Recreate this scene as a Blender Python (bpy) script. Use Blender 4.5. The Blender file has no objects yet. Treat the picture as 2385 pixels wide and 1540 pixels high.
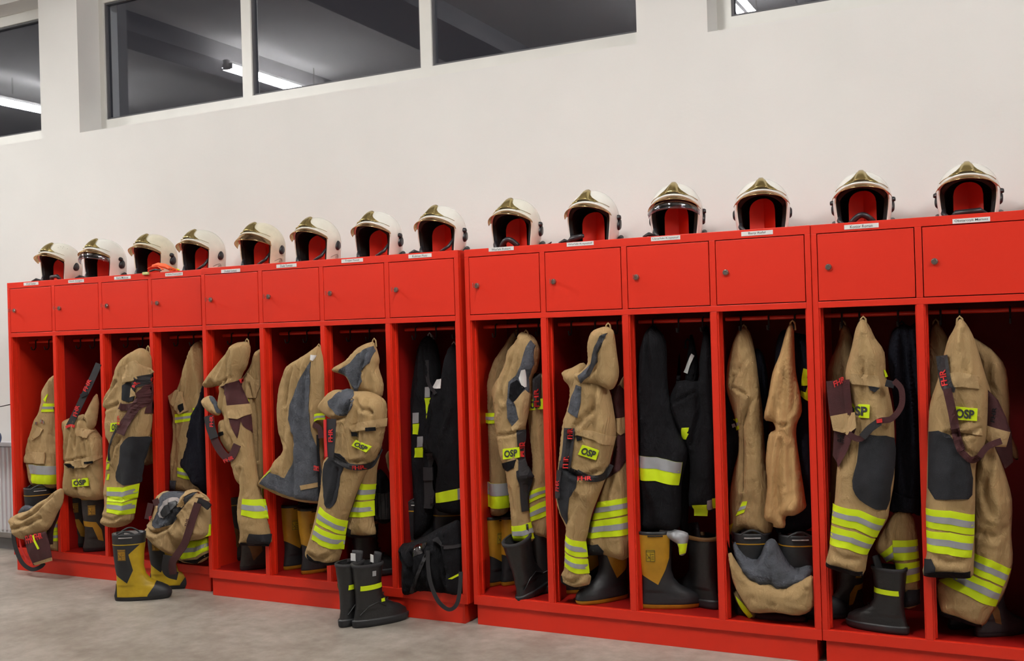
import bpy, bmesh, math, random
import numpy as np
from mathutils import Vector, Matrix, geometry
rng = np.random.RandomState(7)
SC = bpy.context.scene
COL = SC.collection
# ------------------------------------------------------------------ camera, world, exposure
CAM = Vector((5.67594, -4.35990, 1.38313)); YAW, PIT, ROL, FPX = .46323, .00395, -.02861, 2400.0
_f = Vector((-math.sin(YAW)*math.cos(PIT), math.cos(YAW)*math.cos(PIT), math.sin(PIT)))
_r = _f.cross(Vector((0, 0, 1))).normalized(); _u = _r.cross(_f)
_r, _u = math.cos(ROL)*_r+math.sin(ROL)*_u, -math.sin(ROL)*_r+math.cos(ROL)*_u
cd = bpy.data.cameras.new('camera'); cam = bpy.data.objects.new('camera', cd); COL.objects.link(cam)
M = Matrix((_r, _u, -_f)).transposed().to_4x4(); M.translation = CAM; cam.matrix_world = M
cd.sensor_fit = 'HORIZONTAL'; cd.sensor_width = 36.0; cd.lens = FPX/2385*36.0; cd.clip_start = .05
SC.camera = cam
w = bpy.data.worlds.new('night'); SC.world = w; w.use_nodes = True
w.node_tree.nodes['Background'].inputs[0].default_value = (.012, .013, .018, 1)
w.node_tree.nodes['Background'].inputs[1].default_value = 1.0
SC.view_settings.view_transform = 'Standard'; SC.view_settings.look = 'None'
SC.view_settings.gamma = 1.0; SC.view_settings.use_curve_mapping = False
SC.view_settings.exposure = 0.05
LAMP_POWER = 137.0

# ------------------------------------------------------------------ materials
MATS = {}
def mat(name, col, rough=.6, metal=0., bump=0., bscale=200., var=0., vscale=8., spec=.5, coat=0., alpha=1., sheen=0., weave=False):
    m = bpy.data.materials.new(name); m.use_nodes = True; nt = m.node_tree; b = nt.nodes['Principled BSDF']
    b.inputs['Base Color'].default_value = (*col, 1); b.inputs['Roughness'].default_value = rough
    b.inputs['Metallic'].default_value = metal; b.inputs['Specular IOR Level'].default_value = spec
    b.inputs['Coat Weight'].default_value = coat; b.inputs['Alpha'].default_value = alpha
    tc = nt.nodes.new('ShaderNodeTexCoord')
    if var:
        n = nt.nodes.new('ShaderNodeTexNoise'); n.inputs['Scale'].default_value = vscale; n.inputs['Detail'].default_value = 6
        nt.links.new(tc.outputs['Object'], n.inputs['Vector'])
        r = nt.nodes.new('ShaderNodeMapRange'); r.inputs[1].default_value = .3; r.inputs[2].default_value = .7
        r.inputs[3].default_value = 1-var; r.inputs[4].default_value = 1+var*.5
        nt.links.new(n.outputs[0], r.inputs[0])
        mx = nt.nodes.new('ShaderNodeVectorMath'); mx.operation = 'SCALE'; mx.inputs[0].default_value = col
        nt.links.new(r.outputs[0], mx.inputs['Scale']); nt.links.new(mx.outputs[0], b.inputs['Base Color'])
    if bump:
        n = nt.nodes.new('ShaderNodeTexNoise'); n.inputs['Scale'].default_value = bscale; n.inputs['Detail'].default_value = 4
        nt.links.new(tc.outputs['Object'], n.inputs['Vector'])
        bp = nt.nodes.new('ShaderNodeBump'); bp.inputs['Strength'].default_value = bump; bp.inputs['Distance'].default_value = .004
        nt.links.new(n.outputs[0], bp.inputs['Height']); nt.links.new(bp.outputs[0], b.inputs['Normal'])
    if weave:
        n = nt.nodes.new('ShaderNodeTexNoise'); n.inputs['Scale'].default_value = 16; n.inputs['Detail'].default_value = 5; n.inputs['Distortion'].default_value = 1.6
        mp = nt.nodes.new('ShaderNodeMapping'); mp.inputs['Scale'].default_value = (1.5, 1.5, .6); nt.links.new(tc.outputs['Object'], mp.inputs[0]); nt.links.new(mp.outputs[0], n.inputs['Vector'])
        b2 = nt.nodes.new('ShaderNodeBump'); b2.inputs['Strength'].default_value = .75; b2.inputs['Distance'].default_value = .014
        nt.links.new(n.outputs[0], b2.inputs['Height']); nt.links.new(bp.outputs[0], b2.inputs['Normal']); nt.links.new(b2.outputs[0], b.inputs['Normal'])
    MATS[name] = m; return m
WALL = mat('white_wall_paint', (.80, .79, .77), .85, bump=.12, bscale=60, var=.03, vscale=2.0, spec=.2)
CEIL = mat('white_ceiling_paint', (.78, .77, .74), .9, spec=.1)
BEAM = mat('grey_beam_paint', (.40, .39, .38), .9, spec=.1)
GARAGE = mat('grey_hall_wall', (.30, .29, .28), .9, spec=.1)
FRAMEW = mat('white_window_plastic', (.80, .79, .75), .4, var=.04, vscale=6)
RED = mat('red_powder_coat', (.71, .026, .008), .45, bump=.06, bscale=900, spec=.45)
RED_BACK_SHADE = mat('red_coat_back_shade', (.17, .006, .006), .6, spec=.2)  # the locker red, darkened for the shade on back panels and shelves
RED_INNER_SHADE = mat('red_coat_inner_shade', (.30, .007, .005), .5, spec=.3)  # same red again, shade inside the bays put into the colour
GAP = mat('near_black_gap', (.01, .004, .004), .8)
METAL = mat('nickel_lock_metal', (.45, .43, .40), .3, 1.)
STEEL = mat('key_steel', (.75, .73, .70), .25, 1.)
PAPER = mat('white_paper', (.80, .79, .78), .7)
INK = mat('black_ink', (.03, .03, .035), .8)
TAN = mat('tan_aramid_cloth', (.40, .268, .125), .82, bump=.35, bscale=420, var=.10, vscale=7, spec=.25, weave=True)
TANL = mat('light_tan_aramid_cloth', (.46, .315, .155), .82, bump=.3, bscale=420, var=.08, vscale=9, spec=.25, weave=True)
TAND = mat('dark_tan_aramid_cloth', (.30, .20, .095), .85, bump=.35, bscale=420, var=.18, vscale=9, spec=.2, weave=True)  # darker tan; shade of jackets deep in the bays put into the colour
SHIRT = mat('sand_cotton', (.52, .32, .14), .85, bump=.15, bscale=500, var=.05, vscale=6, spec=.2, weave=True)
LIN = mat('blue_grey_quilted_lining', (.085, .092, .110), .85, bump=.9, bscale=120, var=.25, vscale=25, spec=.2, weave=True)
KNEE = mat('dark_grey_knee_fabric', (.020, .021, .026), .8, bump=.6, bscale=500, var=.3, vscale=12, spec=.3)
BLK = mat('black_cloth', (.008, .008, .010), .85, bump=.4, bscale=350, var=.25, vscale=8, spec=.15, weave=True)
NAVY = mat('navy_cloth', (.009, .010, .017), .85, bump=.4, bscale=350, var=.2, vscale=8, spec=.15, weave=True)
WEB = mat('black_webbing', (.016, .015, .018), .7, bump=.5, bscale=600)
MAR = mat('maroon_webbing', (.052, .007, .009), .75, bump=.5, bscale=600, var=.2, vscale=20)
REDTX = mat('red_print', (.60, .02, .02), .7)
YEL = mat('fluorescent_yellow_tape', (.66, .85, .012), .55, bump=.2, bscale=500, var=.06, vscale=20, spec=.3)
SIL = mat('silver_reflective_tape', (.36, .37, .39), .45, metal=.15, var=.05, vscale=30, spec=.4)
RUBB = mat('black_rubber', (.022, .023, .026), .5, bump=.15, bscale=80, var=.3, vscale=14, spec=.4)
RUBY = mat('yellow_rubber', (.50, .33, .012), .5, bump=.15, bscale=60, var=.22, vscale=14, spec=.4)
RUBO = mat('amber_rubber', (.48, .25, .015), .5, bump=.15, bscale=60, var=.22, vscale=14, spec=.4)
RUBD = mat('dusty_black_rubber', (.042, .037, .034), .65, bump=.2, bscale=80, var=.35, vscale=18, spec=.3)
RUBB2 = mat('brown_worn_rubber', (.16, .075, .022), .6, bump=.2, bscale=80, var=.3, vscale=18, spec=.3)
LEA = mat('black_boot_leather', (.014, .014, .015), .42, bump=.35, bscale=70, var=.2, vscale=20, spec=.5)
GREYF = mat('light_grey_boot_felt', (.36, .33, .32), .9, bump=.3, bscale=200, var=.2, vscale=30)
SHELL = mat('white_helmet_lacquer', (.80, .79, .74), .22, var=.03, vscale=10, coat=.3)
SHELLO = mat('aged_cream_helmet_lacquer', (.74, .69, .54), .3, var=.10, vscale=22, coat=.2)
SHELLG = mat('ivory_helmet_lacquer', (.77, .75, .66), .25, var=.06, vscale=18, coat=.2)
BPL = mat('black_helmet_plastic', (.016, .016, .020), .4)
LINER = mat('black_helmet_liner', (.008, .008, .009), .8, bump=.4, bscale=120)
GOLD = mat('gold_crest_metal', (.50, .40, .17), .26, 1., bump=.02, bscale=50)
ORG = mat('orange_webbing', (.95, .13, .03), .6, bump=.3, bscale=500)
BLUE = mat('blue_plastic', (.01, .045, .20), .35)
RAD = mat('white_radiator_enamel', (.66, .67, .70), .35)
def fl(name):
    m = mat(name, (.34, .30, .265), .42, spec=.45); nt = m.node_tree; b = nt.nodes['Principled BSDF']
    tc = nt.nodes.new('ShaderNodeTexCoord')
    def nz(s, d, o):
        n = nt.nodes.new('ShaderNodeTexNoise'); n.inputs['Scale'].default_value = s; n.inputs['Detail'].default_value = d
        n.inputs['Roughness'].default_value = .65
        mp = nt.nodes.new('ShaderNodeMapping'); mp.inputs['Location'].default_value = (o, o*.7, 0)
        nt.links.new(tc.outputs['Object'], mp.inputs[0]); nt.links.new(mp.outputs[0], n.inputs['Vector']); return n
    a = nz(2.2, 8, 3); c = nz(14, 6, 9); d = nz(5.0, 3, 5)
    r1 = nt.nodes.new('ShaderNodeValToRGB'); r1.color_ramp.elements[0].color = (.265, .235, .202, 1); r1.color_ramp.elements[0].position = .32
    r1.color_ramp.elements[1].color = (.43, .395, .35, 1); r1.color_ramp.elements[1].position = .68
    nt.links.new(a.outputs[0], r1.inputs[0])
    r2 = nt.nodes.new('ShaderNodeValToRGB'); r2.color_ramp.elements[0].color = (.82, .80, .77, 1); r2.color_ramp.elements[1].color = (1.12, 1.12, 1.12, 1)
    r2.color_ramp.elements[0].position = .35; r2.color_ramp.elements[1].position = .65
    nt.links.new(c.outputs[0], r2.inputs[0])
    mx = nt.nodes.new('ShaderNodeMix'); mx.data_type = 'RGBA'; mx.blend_type = 'MULTIPLY'; mx.inputs[0].default_value = 1
    nt.links.new(r1.outputs[0], mx.inputs[6]); nt.links.new(r2.outputs[0], mx.inputs[7])
    # small brown scuffs
    r3 = nt.nodes.new('ShaderNodeValToRGB'); r3.color_ramp.elements[0].position = .735; r3.color_ramp.elements[0].color = (1, 1, 1, 1)
    r3.color_ramp.elements[1].position = .78; r3.color_ramp.elements[1].color = (.55, .45, .36, 1)
    nt.links.new(d.outputs[0], r3.inputs[0])
    m2 = nt.nodes.new('ShaderNodeMix'); m2.data_type = 'RGBA'; m2.blend_type = 'MULTIPLY'; m2.inputs[0].default_value = 1
    nt.links.new(mx.outputs[2], m2.inputs[6]); nt.links.new(r3.outputs[0], m2.inputs[7])
    nt.links.new(m2.outputs[2], b.inputs['Base Color'])
    rr = nt.nodes.new('ShaderNodeMapRange'); rr.inputs[3].default_value = .34; rr.inputs[4].default_value = .6
    nt.links.new(c.outputs[0], rr.inputs[0]); nt.links.new(rr.outputs[0], b.inputs['Roughness'])
    return m
FLOORM = fl('polished_concrete')
def glassy(name, tint, gloss, ior=1.6, rough=.02, boost=1.0, base=0.0):
    m = bpy.data.materials.new(name); m.use_nodes = True; nt = m.node_tree; nt.nodes.clear()
    o = nt.nodes.new('ShaderNodeOutputMaterial'); t = nt.nodes.new('ShaderNodeBsdfTransparent'); g = nt.nodes.new('ShaderNodeBsdfGlossy')
    t.inputs[0].default_value = (*tint, 1); g.inputs[0].default_value = (*gloss, 1); g.inputs['Roughness'].default_value = rough
    lw = nt.nodes.new('ShaderNodeLayerWeight'); lw.inputs[0].default_value = .5
    pw = nt.nodes.new('ShaderNodeMath'); pw.operation = 'POWER'; pw.inputs[1].default_value = 5.0; nt.links.new(lw.outputs['Facing'], pw.inputs[0])
    f0 = ((ior-1)/(ior+1))**2; fr = nt.nodes.new('ShaderNodeMath'); fr.operation = 'MULTIPLY_ADD'; fr.inputs[1].default_value = 1-f0; fr.inputs[2].default_value = f0
    nt.links.new(pw.outputs[0], fr.inputs[0])
    ma = nt.nodes.new('ShaderNodeMath'); ma.operation = 'MULTIPLY_ADD'; ma.inputs[1].default_value = boost; ma.inputs[2].default_value = base; ma.use_clamp = True
    mx = nt.nodes.new('ShaderNodeMixShader')
    nt.links.new(fr.outputs[0], ma.inputs[0]); nt.links.new(ma.outputs[0], mx.inputs[0]); nt.links.new(t.outputs[0], mx.inputs[1]); nt.links.new(g.outputs[0], mx.inputs[2])
    nt.links.new(mx.outputs[0], o.inputs[0]); return m
GLASS = glassy('window_glass', (.9, .92, .95), (.93, .93, 1), 1.55, 0.0, 1.1, .025)
VGOLD = glassy('gold_tinted_visor', (.74, .60, .44), (.90, .70, .46), 1.5, .12, 1.2, .14)
VCLR = glassy('smoky_clear_visor', (.62, .62, .66), (.9, .9, .95), 1.5, .04, 1.2, .08)
EMI = bpy.data.materials.new('fluorescent_tube_glow'); EMI.use_nodes = True
_b = EMI.node_tree.nodes['Principled BSDF']; _b.inputs['Emission Color'].default_value = (1, .985, .955, 1); _b.inputs['Emission Strength'].default_value = LAMP_POWER

# ------------------------------------------------------------------ helpers
def tag(o, label=None, cat=None, group=None, kind=None):
    if label: o['label'] = label
    if cat: o['category'] = cat
    if group: o['group'] = group
    if kind: o['kind'] = kind
    return o
def wloc(o):
    l = Vector((0, 0, 0))
    while o: l += Vector(o.location); o = o.parent
    return l
def mkobj(name, verts, faces, m, parent=None, loc=None, smooth=True):
    """verts in world space (or in the parent's frame origin when parent rotated objects are not used)"""
    org = wloc(parent) if parent else Vector(loc if loc is not None else (0, 0, 0))
    me = bpy.data.meshes.new(name); o3 = tuple(org)
    V = np.array([tuple(v) for v in verts], float)-np.array(o3)
    me.from_pydata(V.tolist(), [], [tuple(f) for f in faces]); me.materials.append(m)
    if smooth: me.shade_smooth()
    me.update()
    o = bpy.data.objects.new(name, me); COL.objects.link(o)
    if parent: o.parent = parent
    else: o.location = org
    return o
def empty(name, loc, rz=0.):
    o = bpy.data.objects.new(name, None); COL.objects.link(o); o.location = loc; o.rotation_euler = (0, 0, rz); o.empty_display_size = .05
    return o
class MB:
    def __init__(s): s.v = []; s.f = []
    def box(s, x0, x1, y0, y1, z0, z1):
        n = len(s.v); s.v += [(x0,y0,z0),(x1,y0,z0),(x1,y1,z0),(x0,y1,z0),(x0,y0,z1),(x1,y0,z1),(x1,y1,z1),(x0,y1,z1)]
        s.f += [(n,n+3,n+2,n+1),(n+4,n+5,n+6,n+7),(n,n+1,n+5,n+4),(n+1,n+2,n+6,n+5),(n+2,n+3,n+7,n+6),(n+3,n,n+4,n+7)]; return s
    def grid(s, P, closeu=False, flip=False):
        n = len(s.v); R = len(P); C = len(P[0])
        for row in P: s.v += [tuple(q) for q in row]
        for i in range(R-1):
            for j in range(C if closeu else C-1):
                a, b = n+i*C+j, n+i*C+(j+1) % C; q = (a, b, b+C, a+C); s.f.append(q[::-1] if flip else q)
        return s
    def fan(s, ring, c, flip=False):
        n = len(s.v); s.v += [tuple(q) for q in ring]+[tuple(c)]; k = len(ring)
        for i in range(k):
            q = (n+i, n+(i+1) % k, n+k); s.f.append(q[::-1] if flip else q)
        return s
    def tube(s, pts, r, seg=8, caps=True, rb=None, sc=1.0):
        pts = [Vector(p) for p in pts]; rings = []
        up = Vector((0, 0, 1))
        for i, p in enumerate(pts):
            t = (pts[min(i+1, len(pts)-1)]-pts[max(i-1, 0)]).normalized()
            a = t.cross(up); a = a.normalized() if a.length > 1e-3 else t.cross(Vector((0, 1, 0))).normalized()
            b = a.cross(t); rr = r[i] if isinstance(r, (list, tuple)) else r; r2 = rr*(rb if rb else 1)
            rings.append([p+a*rr*math.cos(2*math.pi*k/seg)+b*r2*math.sin(2*math.pi*k/seg) for k in range(seg)])
        s.grid(rings, True)
        if caps: s.fan(rings[0], pts[0], True); s.fan(rings[-1], pts[-1])
        return s
    def build(s, name, m, parent=None, loc=None, smooth=False, bevel=0.):
        o = mkobj(name, s.v, s.f, m, parent, loc, smooth)
        bm = bmesh.new(); bm.from_mesh(o.data); bmesh.ops.recalc_face_normals(bm, faces=bm.faces); bm.to_mesh(o.data); bm.free()
        if bevel:
            mo = o.modifiers.new('bevel', 'BEVEL'); mo.width = bevel; mo.segments = 2; mo.limit_method = 'ANGLE'
        return o
def struct(o): o['kind'] = 'structure'; return o
def P(px, py, y):
    d = _r*((px-1192.5)/FPX)-_u*((py-770)/FPX)+_f
    return CAM+d*((y-CAM.y)/d.y)
def crop(x0, y0, s): return lambda *a: [(x0+q[0]/s, y0+q[1]/s) for q in a]
A_ = crop(0, 820, 2.566); B_ = crop(450, 740, 2.566); C_ = crop(700, 740, 2.026)
D_ = crop(1070, 740, 2.1395); E_ = crop(1450, 720, 1.9744); F_ = crop(1880, 700, 1.8337); X_ = crop(0, 0, 1)

# ------------------------------------------------------------------ setting
ZC = 4.05; YW = .46; SILL = 2.797; HEAD = 3.765
WIN = [(-4.1, -.241), (.125, 4.0), (4.355, 8.2)]
struct(MB().box(-8, 10, -8, 1.2, -.1, 0).build('floor', FLOORM))
struct(MB().box(-8, 10, -8, 1.2, ZC, ZC+.1).build('ceiling', CEIL))
b = MB().box(-8, 10, YW, YW+.34, 0, SILL).box(-8, 10, YW, YW+.34, HEAD, ZC)
for x0, x1 in [(-8, WIN[0][0]), (WIN[0][1], WIN[1][0]), (WIN[1][1], WIN[2][0]), (WIN[2][1], 10)]: b.box(x0, x1, YW, YW+.34, SILL, HEAD)
struct(b.build('wall_back', WALL))
struct(MB().box(-8.1, -8, -8, YW, 0, ZC).build('wall_left', GARAGE))
struct(MB().box(10, 10.1, -8, YW, 0, ZC).build('wall_right', GARAGE))
struct(MB().box(-8, 10, -8.1, -8, 0, ZC).build('wall_front', GARAGE))
struct(MB().box(-8, -.0, YW-.012, YW, 0, .07).build('baseboard_back', mat('grey_skirting', (.25, .25, .26), .6)))
for i, (x0, x1) in enumerate([(-1.05, -.65), (1.0, 1.6), (4.15, 4.6)]):
    o = MB().box(x0, x1, -8, YW, ZC-.16, ZC).build('ceiling_beam', BEAM)
    tag(o, ['grey concrete ceiling beam beside the left tube lamp, mirrored in the panes', 'grey concrete ceiling beam over the middle lockers, mirrored in the panes', 'grey concrete ceiling beam nearest the right tube lamp'][i], 'beam')
for n, (x0, x1) in enumerate(WIN):
    yf = .64
    mull = [[-2.8, -1.5], [1.393, 2.687], [5.63, 6.93]][n]
    sw = .045 if n < 2 else .07
    b = MB().box(x0, x0+sw, yf, yf+.07, SILL+.11, HEAD-.07).box(x1-.04, x1, yf, yf+.07, SILL+.11, HEAD-.07)
    b.box(x0, x1, yf, yf+.07, SILL, SILL+.11).box(x0, x1, yf, yf+.07, HEAD-.07, HEAD)
    for mx in mull: b.box(mx-.037, mx+.037, yf, yf+.07, SILL+.11, HEAD-.07)
    wn = struct(b.build('window_%d' % (n+1), FRAMEW))
    xs = [x0+sw]+[c for mx in mull for c in (mx-.037, mx+.037)]+[x1-.04]
    for k in range(3):
        a, c = xs[2*k], xs[2*k+1]
        MB().box(a+.012, c-.012, yf+.03, yf+.034, SILL+.122, HEAD-.082).build('pane', GLASS, wn)
        g = MB(); z0, z1 = SILL+.11, HEAD-.07
        g.box(a, a+.012, yf+.012, yf+.05, z0, z1).box(c-.012, c, yf+.012, yf+.05, z0, z1).box(a+.012, c-.012, yf+.012, yf+.05, z0, z0+.012).box(a+.012, c-.012, yf+.012, yf+.05, z1-.012, z1)
        g.build('glazing_gasket', mat('gasket%d%d' % (n, k), (.10, .10, .11), .6), wn)
# lamps
def lamp(x, y0, y1, label, z=4.66):
    t = empty('tube_lamp', (x, (y0+y1)/2, z)); tag(t, label, 'lamp')
    MB().box(x-.020, x+.020, y0-.02, y1+.02, z-.012, z+.05).build('housing', FRAMEW, t, bevel=.006)
    for s in (-1, 1):
        MB().tube([(x+s*.042, y0+.02, z-.01), (x+s*.042, y1-.02, z-.01)], .024, 12).build('fluorescent_tube', EMI, t, smooth=True)
    for yy in (y0, y1-.03): MB().box(x-.055, x+.055, yy, yy+.02, z-.03, z+.02).build('lamp_holder', FRAMEW, t)
    for yy in (y0+.3, y1-.3): MB().tube([(x, yy, z+.09), (x, yy, ZC-.0)], .006, 6).build('suspension_rod', METAL, t)
for x, nm in [(-3.15, 'far left'), (-.47, 'left'), (3.86, 'right'), (7.6, 'far right')]:
    lamp(x-.03, -2.78+(.35 if x < -3 else 0), -1.24+(.35 if x < -3 else 0), 'suspended twin tube lamp, %s one of the row nearest the wall' % nm, 3.80)
# radiator + blue object
t = empty('radiator', (-.9, .40, .0)); tag(t, 'white ribbed panel radiator on the wall left of the lockers', 'radiator')
b = MB(); RZ1 = P(15, 1030, .36).z; RZ0 = P(0, 1240, .36).z
cols = []
x = -1.75
while x < -.08:
    for dx, dy in [(0, .0), (.012, .0), (.018, .009), (.03, .009), (.036, 0)]: cols.append((x+dx, .355+dy))
    x += .042
b.grid([[(cx_, cy_, z) for cx_, cy_ in cols] for z in (RZ0+.02, RZ1-.035)], flip=True); b.box(-1.75, -.06, .366, .42, RZ0, RZ1-.015)
b.build('ribbed_panel', RAD, t)
MB().box(-1.76, -.05, .35, .43, RZ1-.03, RZ1).build('top_grille', RAD, t, bevel=.004)
for xx in (-1.6, -.6): MB().box(xx, xx+.03, .42, YW-.002, .15, .65).build('bracket', RAD, t)
c = P(-22, 1021, .25); b = MB(); rings = []
for i in range(17):
    a = math.pi*i/16; rings.append([(c.x+.068*math.sin(a)*math.cos(t_), c.y+.068*math.sin(a)*math.sin(t_), c.z+.066*math.cos(a)) for t_ in [2*math.pi*k/24 for k in range(24)]])
o = b.grid(rings, True).build('blue_float', BLUE, loc=tuple(c), smooth=True); tag(o, 'dark blue rounded plastic buoy in front of the radiator top', 'buoy')
MB().tube([(c.x, c.y, c.z), (c.x, c.y+.03, c.z+.20), (c.x, YW-.01, c.z+.22)], .004, 6).build('cord', WEB, o)

# ------------------------------------------------------------------ lockers
DW, DG = .37067, .02933; ZT, ZD, ZO, ZB, ZR, ZTOP = 1.75803, 1.48336, 1.45572, .14129, .09683, 1.79605
UX = [0, 1.6515, 3.2976, 4.9192]; UY = [0, -.055, -.040, -.036]; EDGE = .0245; DEP = .43
def bayx(i): return UX[i//4]+(i % 4)*(DW+DG)
TEXTC = {}
def textmesh(s, bold=.0, italic=0.):
    k = (s, bold, italic)
    if k in TEXTC: return TEXTC[k]
    cu = bpy.data.curves.new('lettering', 'FONT'); cu.body = s; cu.offset = bold; cu.shear = italic; cu.resolution_u = 3
    ob = bpy.data.objects.new('lettering', cu); COL.objects.link(ob)
    bpy.context.view_layer.update(); dg = bpy.context.evaluated_depsgraph_get(); me = ob.evaluated_get(dg).to_mesh()
    V = np.array([tuple(v.co) for v in me.vertices])[:, :2]; F = [tuple(p.vertices) for p in me.polygons]
    ob.evaluated_get(dg).to_mesh_clear(); bpy.data.objects.remove(ob); bpy.data.curves.remove(cu)
    mn, mx = V.min(0), V.max(0); V = (V-mn)/(mx-mn)
    TEXTC[k] = (V, F); return V, F
NAMES = ['Wrzał Damian', 'Kłonik Grzegorz', 'Kania Mateusz', 'Kubicki Przemysław', 'Dudek Łukasz', 'Duda Tomasz', 'Trojan Paweł', 'Kolman Piotr',
         'Wisński Robert', 'Wisński Krzysztof', 'Uznański Krzysztof', 'Bany Rafał', 'Konior Roman', 'Obstarczyk Mariusz', '', '']
TAGPX = [(72, 661), (177, 655), (285, 647), (405, 639), (537, 631), (667, 619), (820, 607), (978, 596), (1167, 580), (1351, 568), (1550, 555), (1763, 543), (2006, 527), (2262, 513)]
HPX = [137, 240, 358, 470, 609, 738, 881, 1029, 1203, 1383, 1577, 1777, 2011, 2258]
UL = ['red steel fire gear locker unit with four bays, leftmost, beside the radiator',
      'red steel four-bay locker unit, second from left, black boots standing before it',
      'red steel four-bay locker unit, third from left, holding the yellow-shafted single boot',
      'red steel locker unit at the right edge of the picture, cut off by it']
HOOKX = {12: (.07, .14, .29), 13: (.05, .12, .3)}
for k in range(4):
    ux, uy = UX[k], UY[k]; x0, x1 = ux-EDGE, ux+4*DW+3*DG+EDGE; yb = uy+DEP
    t = empty('locker_unit', ((x0+x1)/2, uy+DEP/2, 0)); tag(t, UL[k], 'locker')
    SW = .0015
    MB().box(x0, x0+SW, uy+.02, yb, ZR, ZTOP).build('side_panel', RED, t); MB().box(x1-SW, x1, uy+.02, yb, ZR, ZTOP).build('side_panel', RED, t)
    MB().box(x0+SW, x1-SW, yb-.002, yb, ZR, ZTOP).build('back_panel', RED_BACK_SHADE, t)
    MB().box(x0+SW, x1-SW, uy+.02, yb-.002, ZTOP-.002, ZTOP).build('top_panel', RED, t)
    MB().box(x0+SW, x1-SW, uy+.02, yb-.002, ZB-.004, ZB-.001).build('bottom_panel', RED_INNER_SHADE, t)
    MB().box(x0+SW, x1-SW, uy+.02, yb-.002, ZO+.006, ZO+.008).build('shelf_panel', RED_BACK_SHADE, t)
    # front frame: rails and stiles, 20 mm deep, welded into one; the openings have an inner return lip
    f = MB(); f.box(x0, x1, uy, uy+.02, ZT+.002, ZTOP); f.box(x0, x1, uy, uy+.02, ZR, ZB); f.box(x0+EDGE-.002, x1-EDGE+.002, uy, uy+.02, ZO, ZD-.002)
    xs = [ux+j*(DW+DG) for j in range(4)]
    f.box(x0, x0+EDGE-.002, uy, uy+.02, ZB, ZT+.002); f.box(x1-EDGE+.002, x1, uy, uy+.02, ZB, ZT+.002)
    for xx in xs[1:]: f.box(xx-DG+.002, xx-.002, uy, uy+.02, ZB, ZO); f.box(xx-DG+.002, xx-.002, uy, uy+.02, ZD-.002, ZT+.002)
    f.build('front_frame', RED, t, bevel=.0015)
    lip = MB()
    for xx in xs:
        lip.box(xx-.002, xx+.004, uy+.006, uy+.036, ZB, ZO); lip.box(xx+.001, xx+.010, uy+.036, uy+.052, ZB, ZO)
        lip.box(xx+DW-.004, xx+DW+.002, uy+.006, uy+.036, ZB, ZO)
    lip.build('opening_lip', RED, t)
    for xx in xs[1:]: MB().box(xx-DG/2-.001, xx-DG/2+.001, uy+.02, yb-.002, ZB, ZTOP-.003).build('divider', RED_INNER_SHADE, t)
    px0, px1 = x0+.012, x1-.022
    MB().box(px0, px1, uy+.012, yb-.02, 0, ZR).build('plinth', RED, t, bevel=.001)
    for j in range(4):
        i = 4*k+j; xx = xs[j]
        MB().box(xx+.004, xx+DW-.004, uy+.03, uy+.034, ZD, ZT).build('gap_backing', GAP, t)  # near-black sheet behind the door, fills the slit round it
        d = MB().box(xx+.0015, xx+DW-.0015, uy-.0005, uy+.019, ZD+.0015, ZT-.0015).build('door', RED, t, bevel=.0012)
        kx, kz = xx+.043, (ZD+ZT)/2
        lk = MB(); lk.tube([(kx, uy-.0005, kz), (kx, uy-.009, kz)], .0125, 18).tube([(kx, uy-.009, kz), (kx, uy-.012, kz)], [.0105, .009], 18)
        lk.build('lock', METAL, d, smooth=False)
        if i < 11:
            kk = MB().box(kx-.0012, kx+.0012, uy-.034, uy-.012, kz-.004, kz+.004).box(kx-.0012, kx+.0012, uy-.046, uy-.034, kz-.011, kz+.011)
            kk.build('key', STEEL, d, bevel=.0008)
        # clothes rail and hooks
        MB().tube([(xx-.0, uy+.135, 1.424), (xx+DW, uy+.135, 1.424)], .009, 8).build('hanging_rail', RED, t, smooth=True)
        for hx in HOOKX.get(i, (.07, .19, .30)):
            h = [(xx+hx, uy+.137, 1.436), (xx+hx, uy+.122, 1.431), (xx+hx, uy+.122, 1.388), (xx+hx, uy+.112, 1.373), (xx+hx, uy+.094, 1.374), (xx+hx, uy+.088, 1.392)]
            MB().tube(h, .004, 6).build('hook', WEB, t, smooth=True)
        if i < 14:
            c = P(*TAGPX[i], uy-.0015); tx, tz = c.x, c.z
            g = MB().box(tx-.066, tx+.066, uy-.0015, uy-.0002, tz-.009, tz+.009).build('name_tag', PAPER, t)
            V, F = textmesh(NAMES[i], .004); wd = min(.118, .0072*len(NAMES[i])); hh = .0115
            vv = [(tx-wd/2+a*wd, uy-.0019, tz-hh/2+b_*hh) for a, b_ in V]
            mkobj('lettering', vv, F, INK, g, smooth=False)
        # helmet holder: V-bent plate with a rounded top
        cx, cy, hw, ht, fold = (P(HPX[i], 560, uy+{11: .24, 12: .26, 13: .26}.get(i, .215)).x if i < 14 else xx+.185), uy+{11: .24, 12: .26, 13: .26}.get(i, .215), .056, .158, .034
        for s in (-1, 1):
            pts = []
            for q in range(15):
                u = q/14; zz_ = ht-.0-(0 if u < .3 else hw*.95*(1-math.sqrt(max(0, 1-((u-.0))**2))))
                pts.append((cx+s*hw*u, cy+fold*(1-u), ZTOP+ht-hw*(1-math.sqrt(max(0, 1-u*u)))))
            lo = [(q[0], q[1], ZTOP) for q in pts]
            bb = MB().grid([lo, pts]).grid([[(a, b_+.002, c_) for a, b_, c_ in lo], [(a, b_+.002, c_) for a, b_, c_ in pts]])
            bb.grid([pts, [(a, b_+.002, c_) for a, b_, c_ in pts]])
            bb.build('helmet_holder', RED, t, smooth=False)

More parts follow.
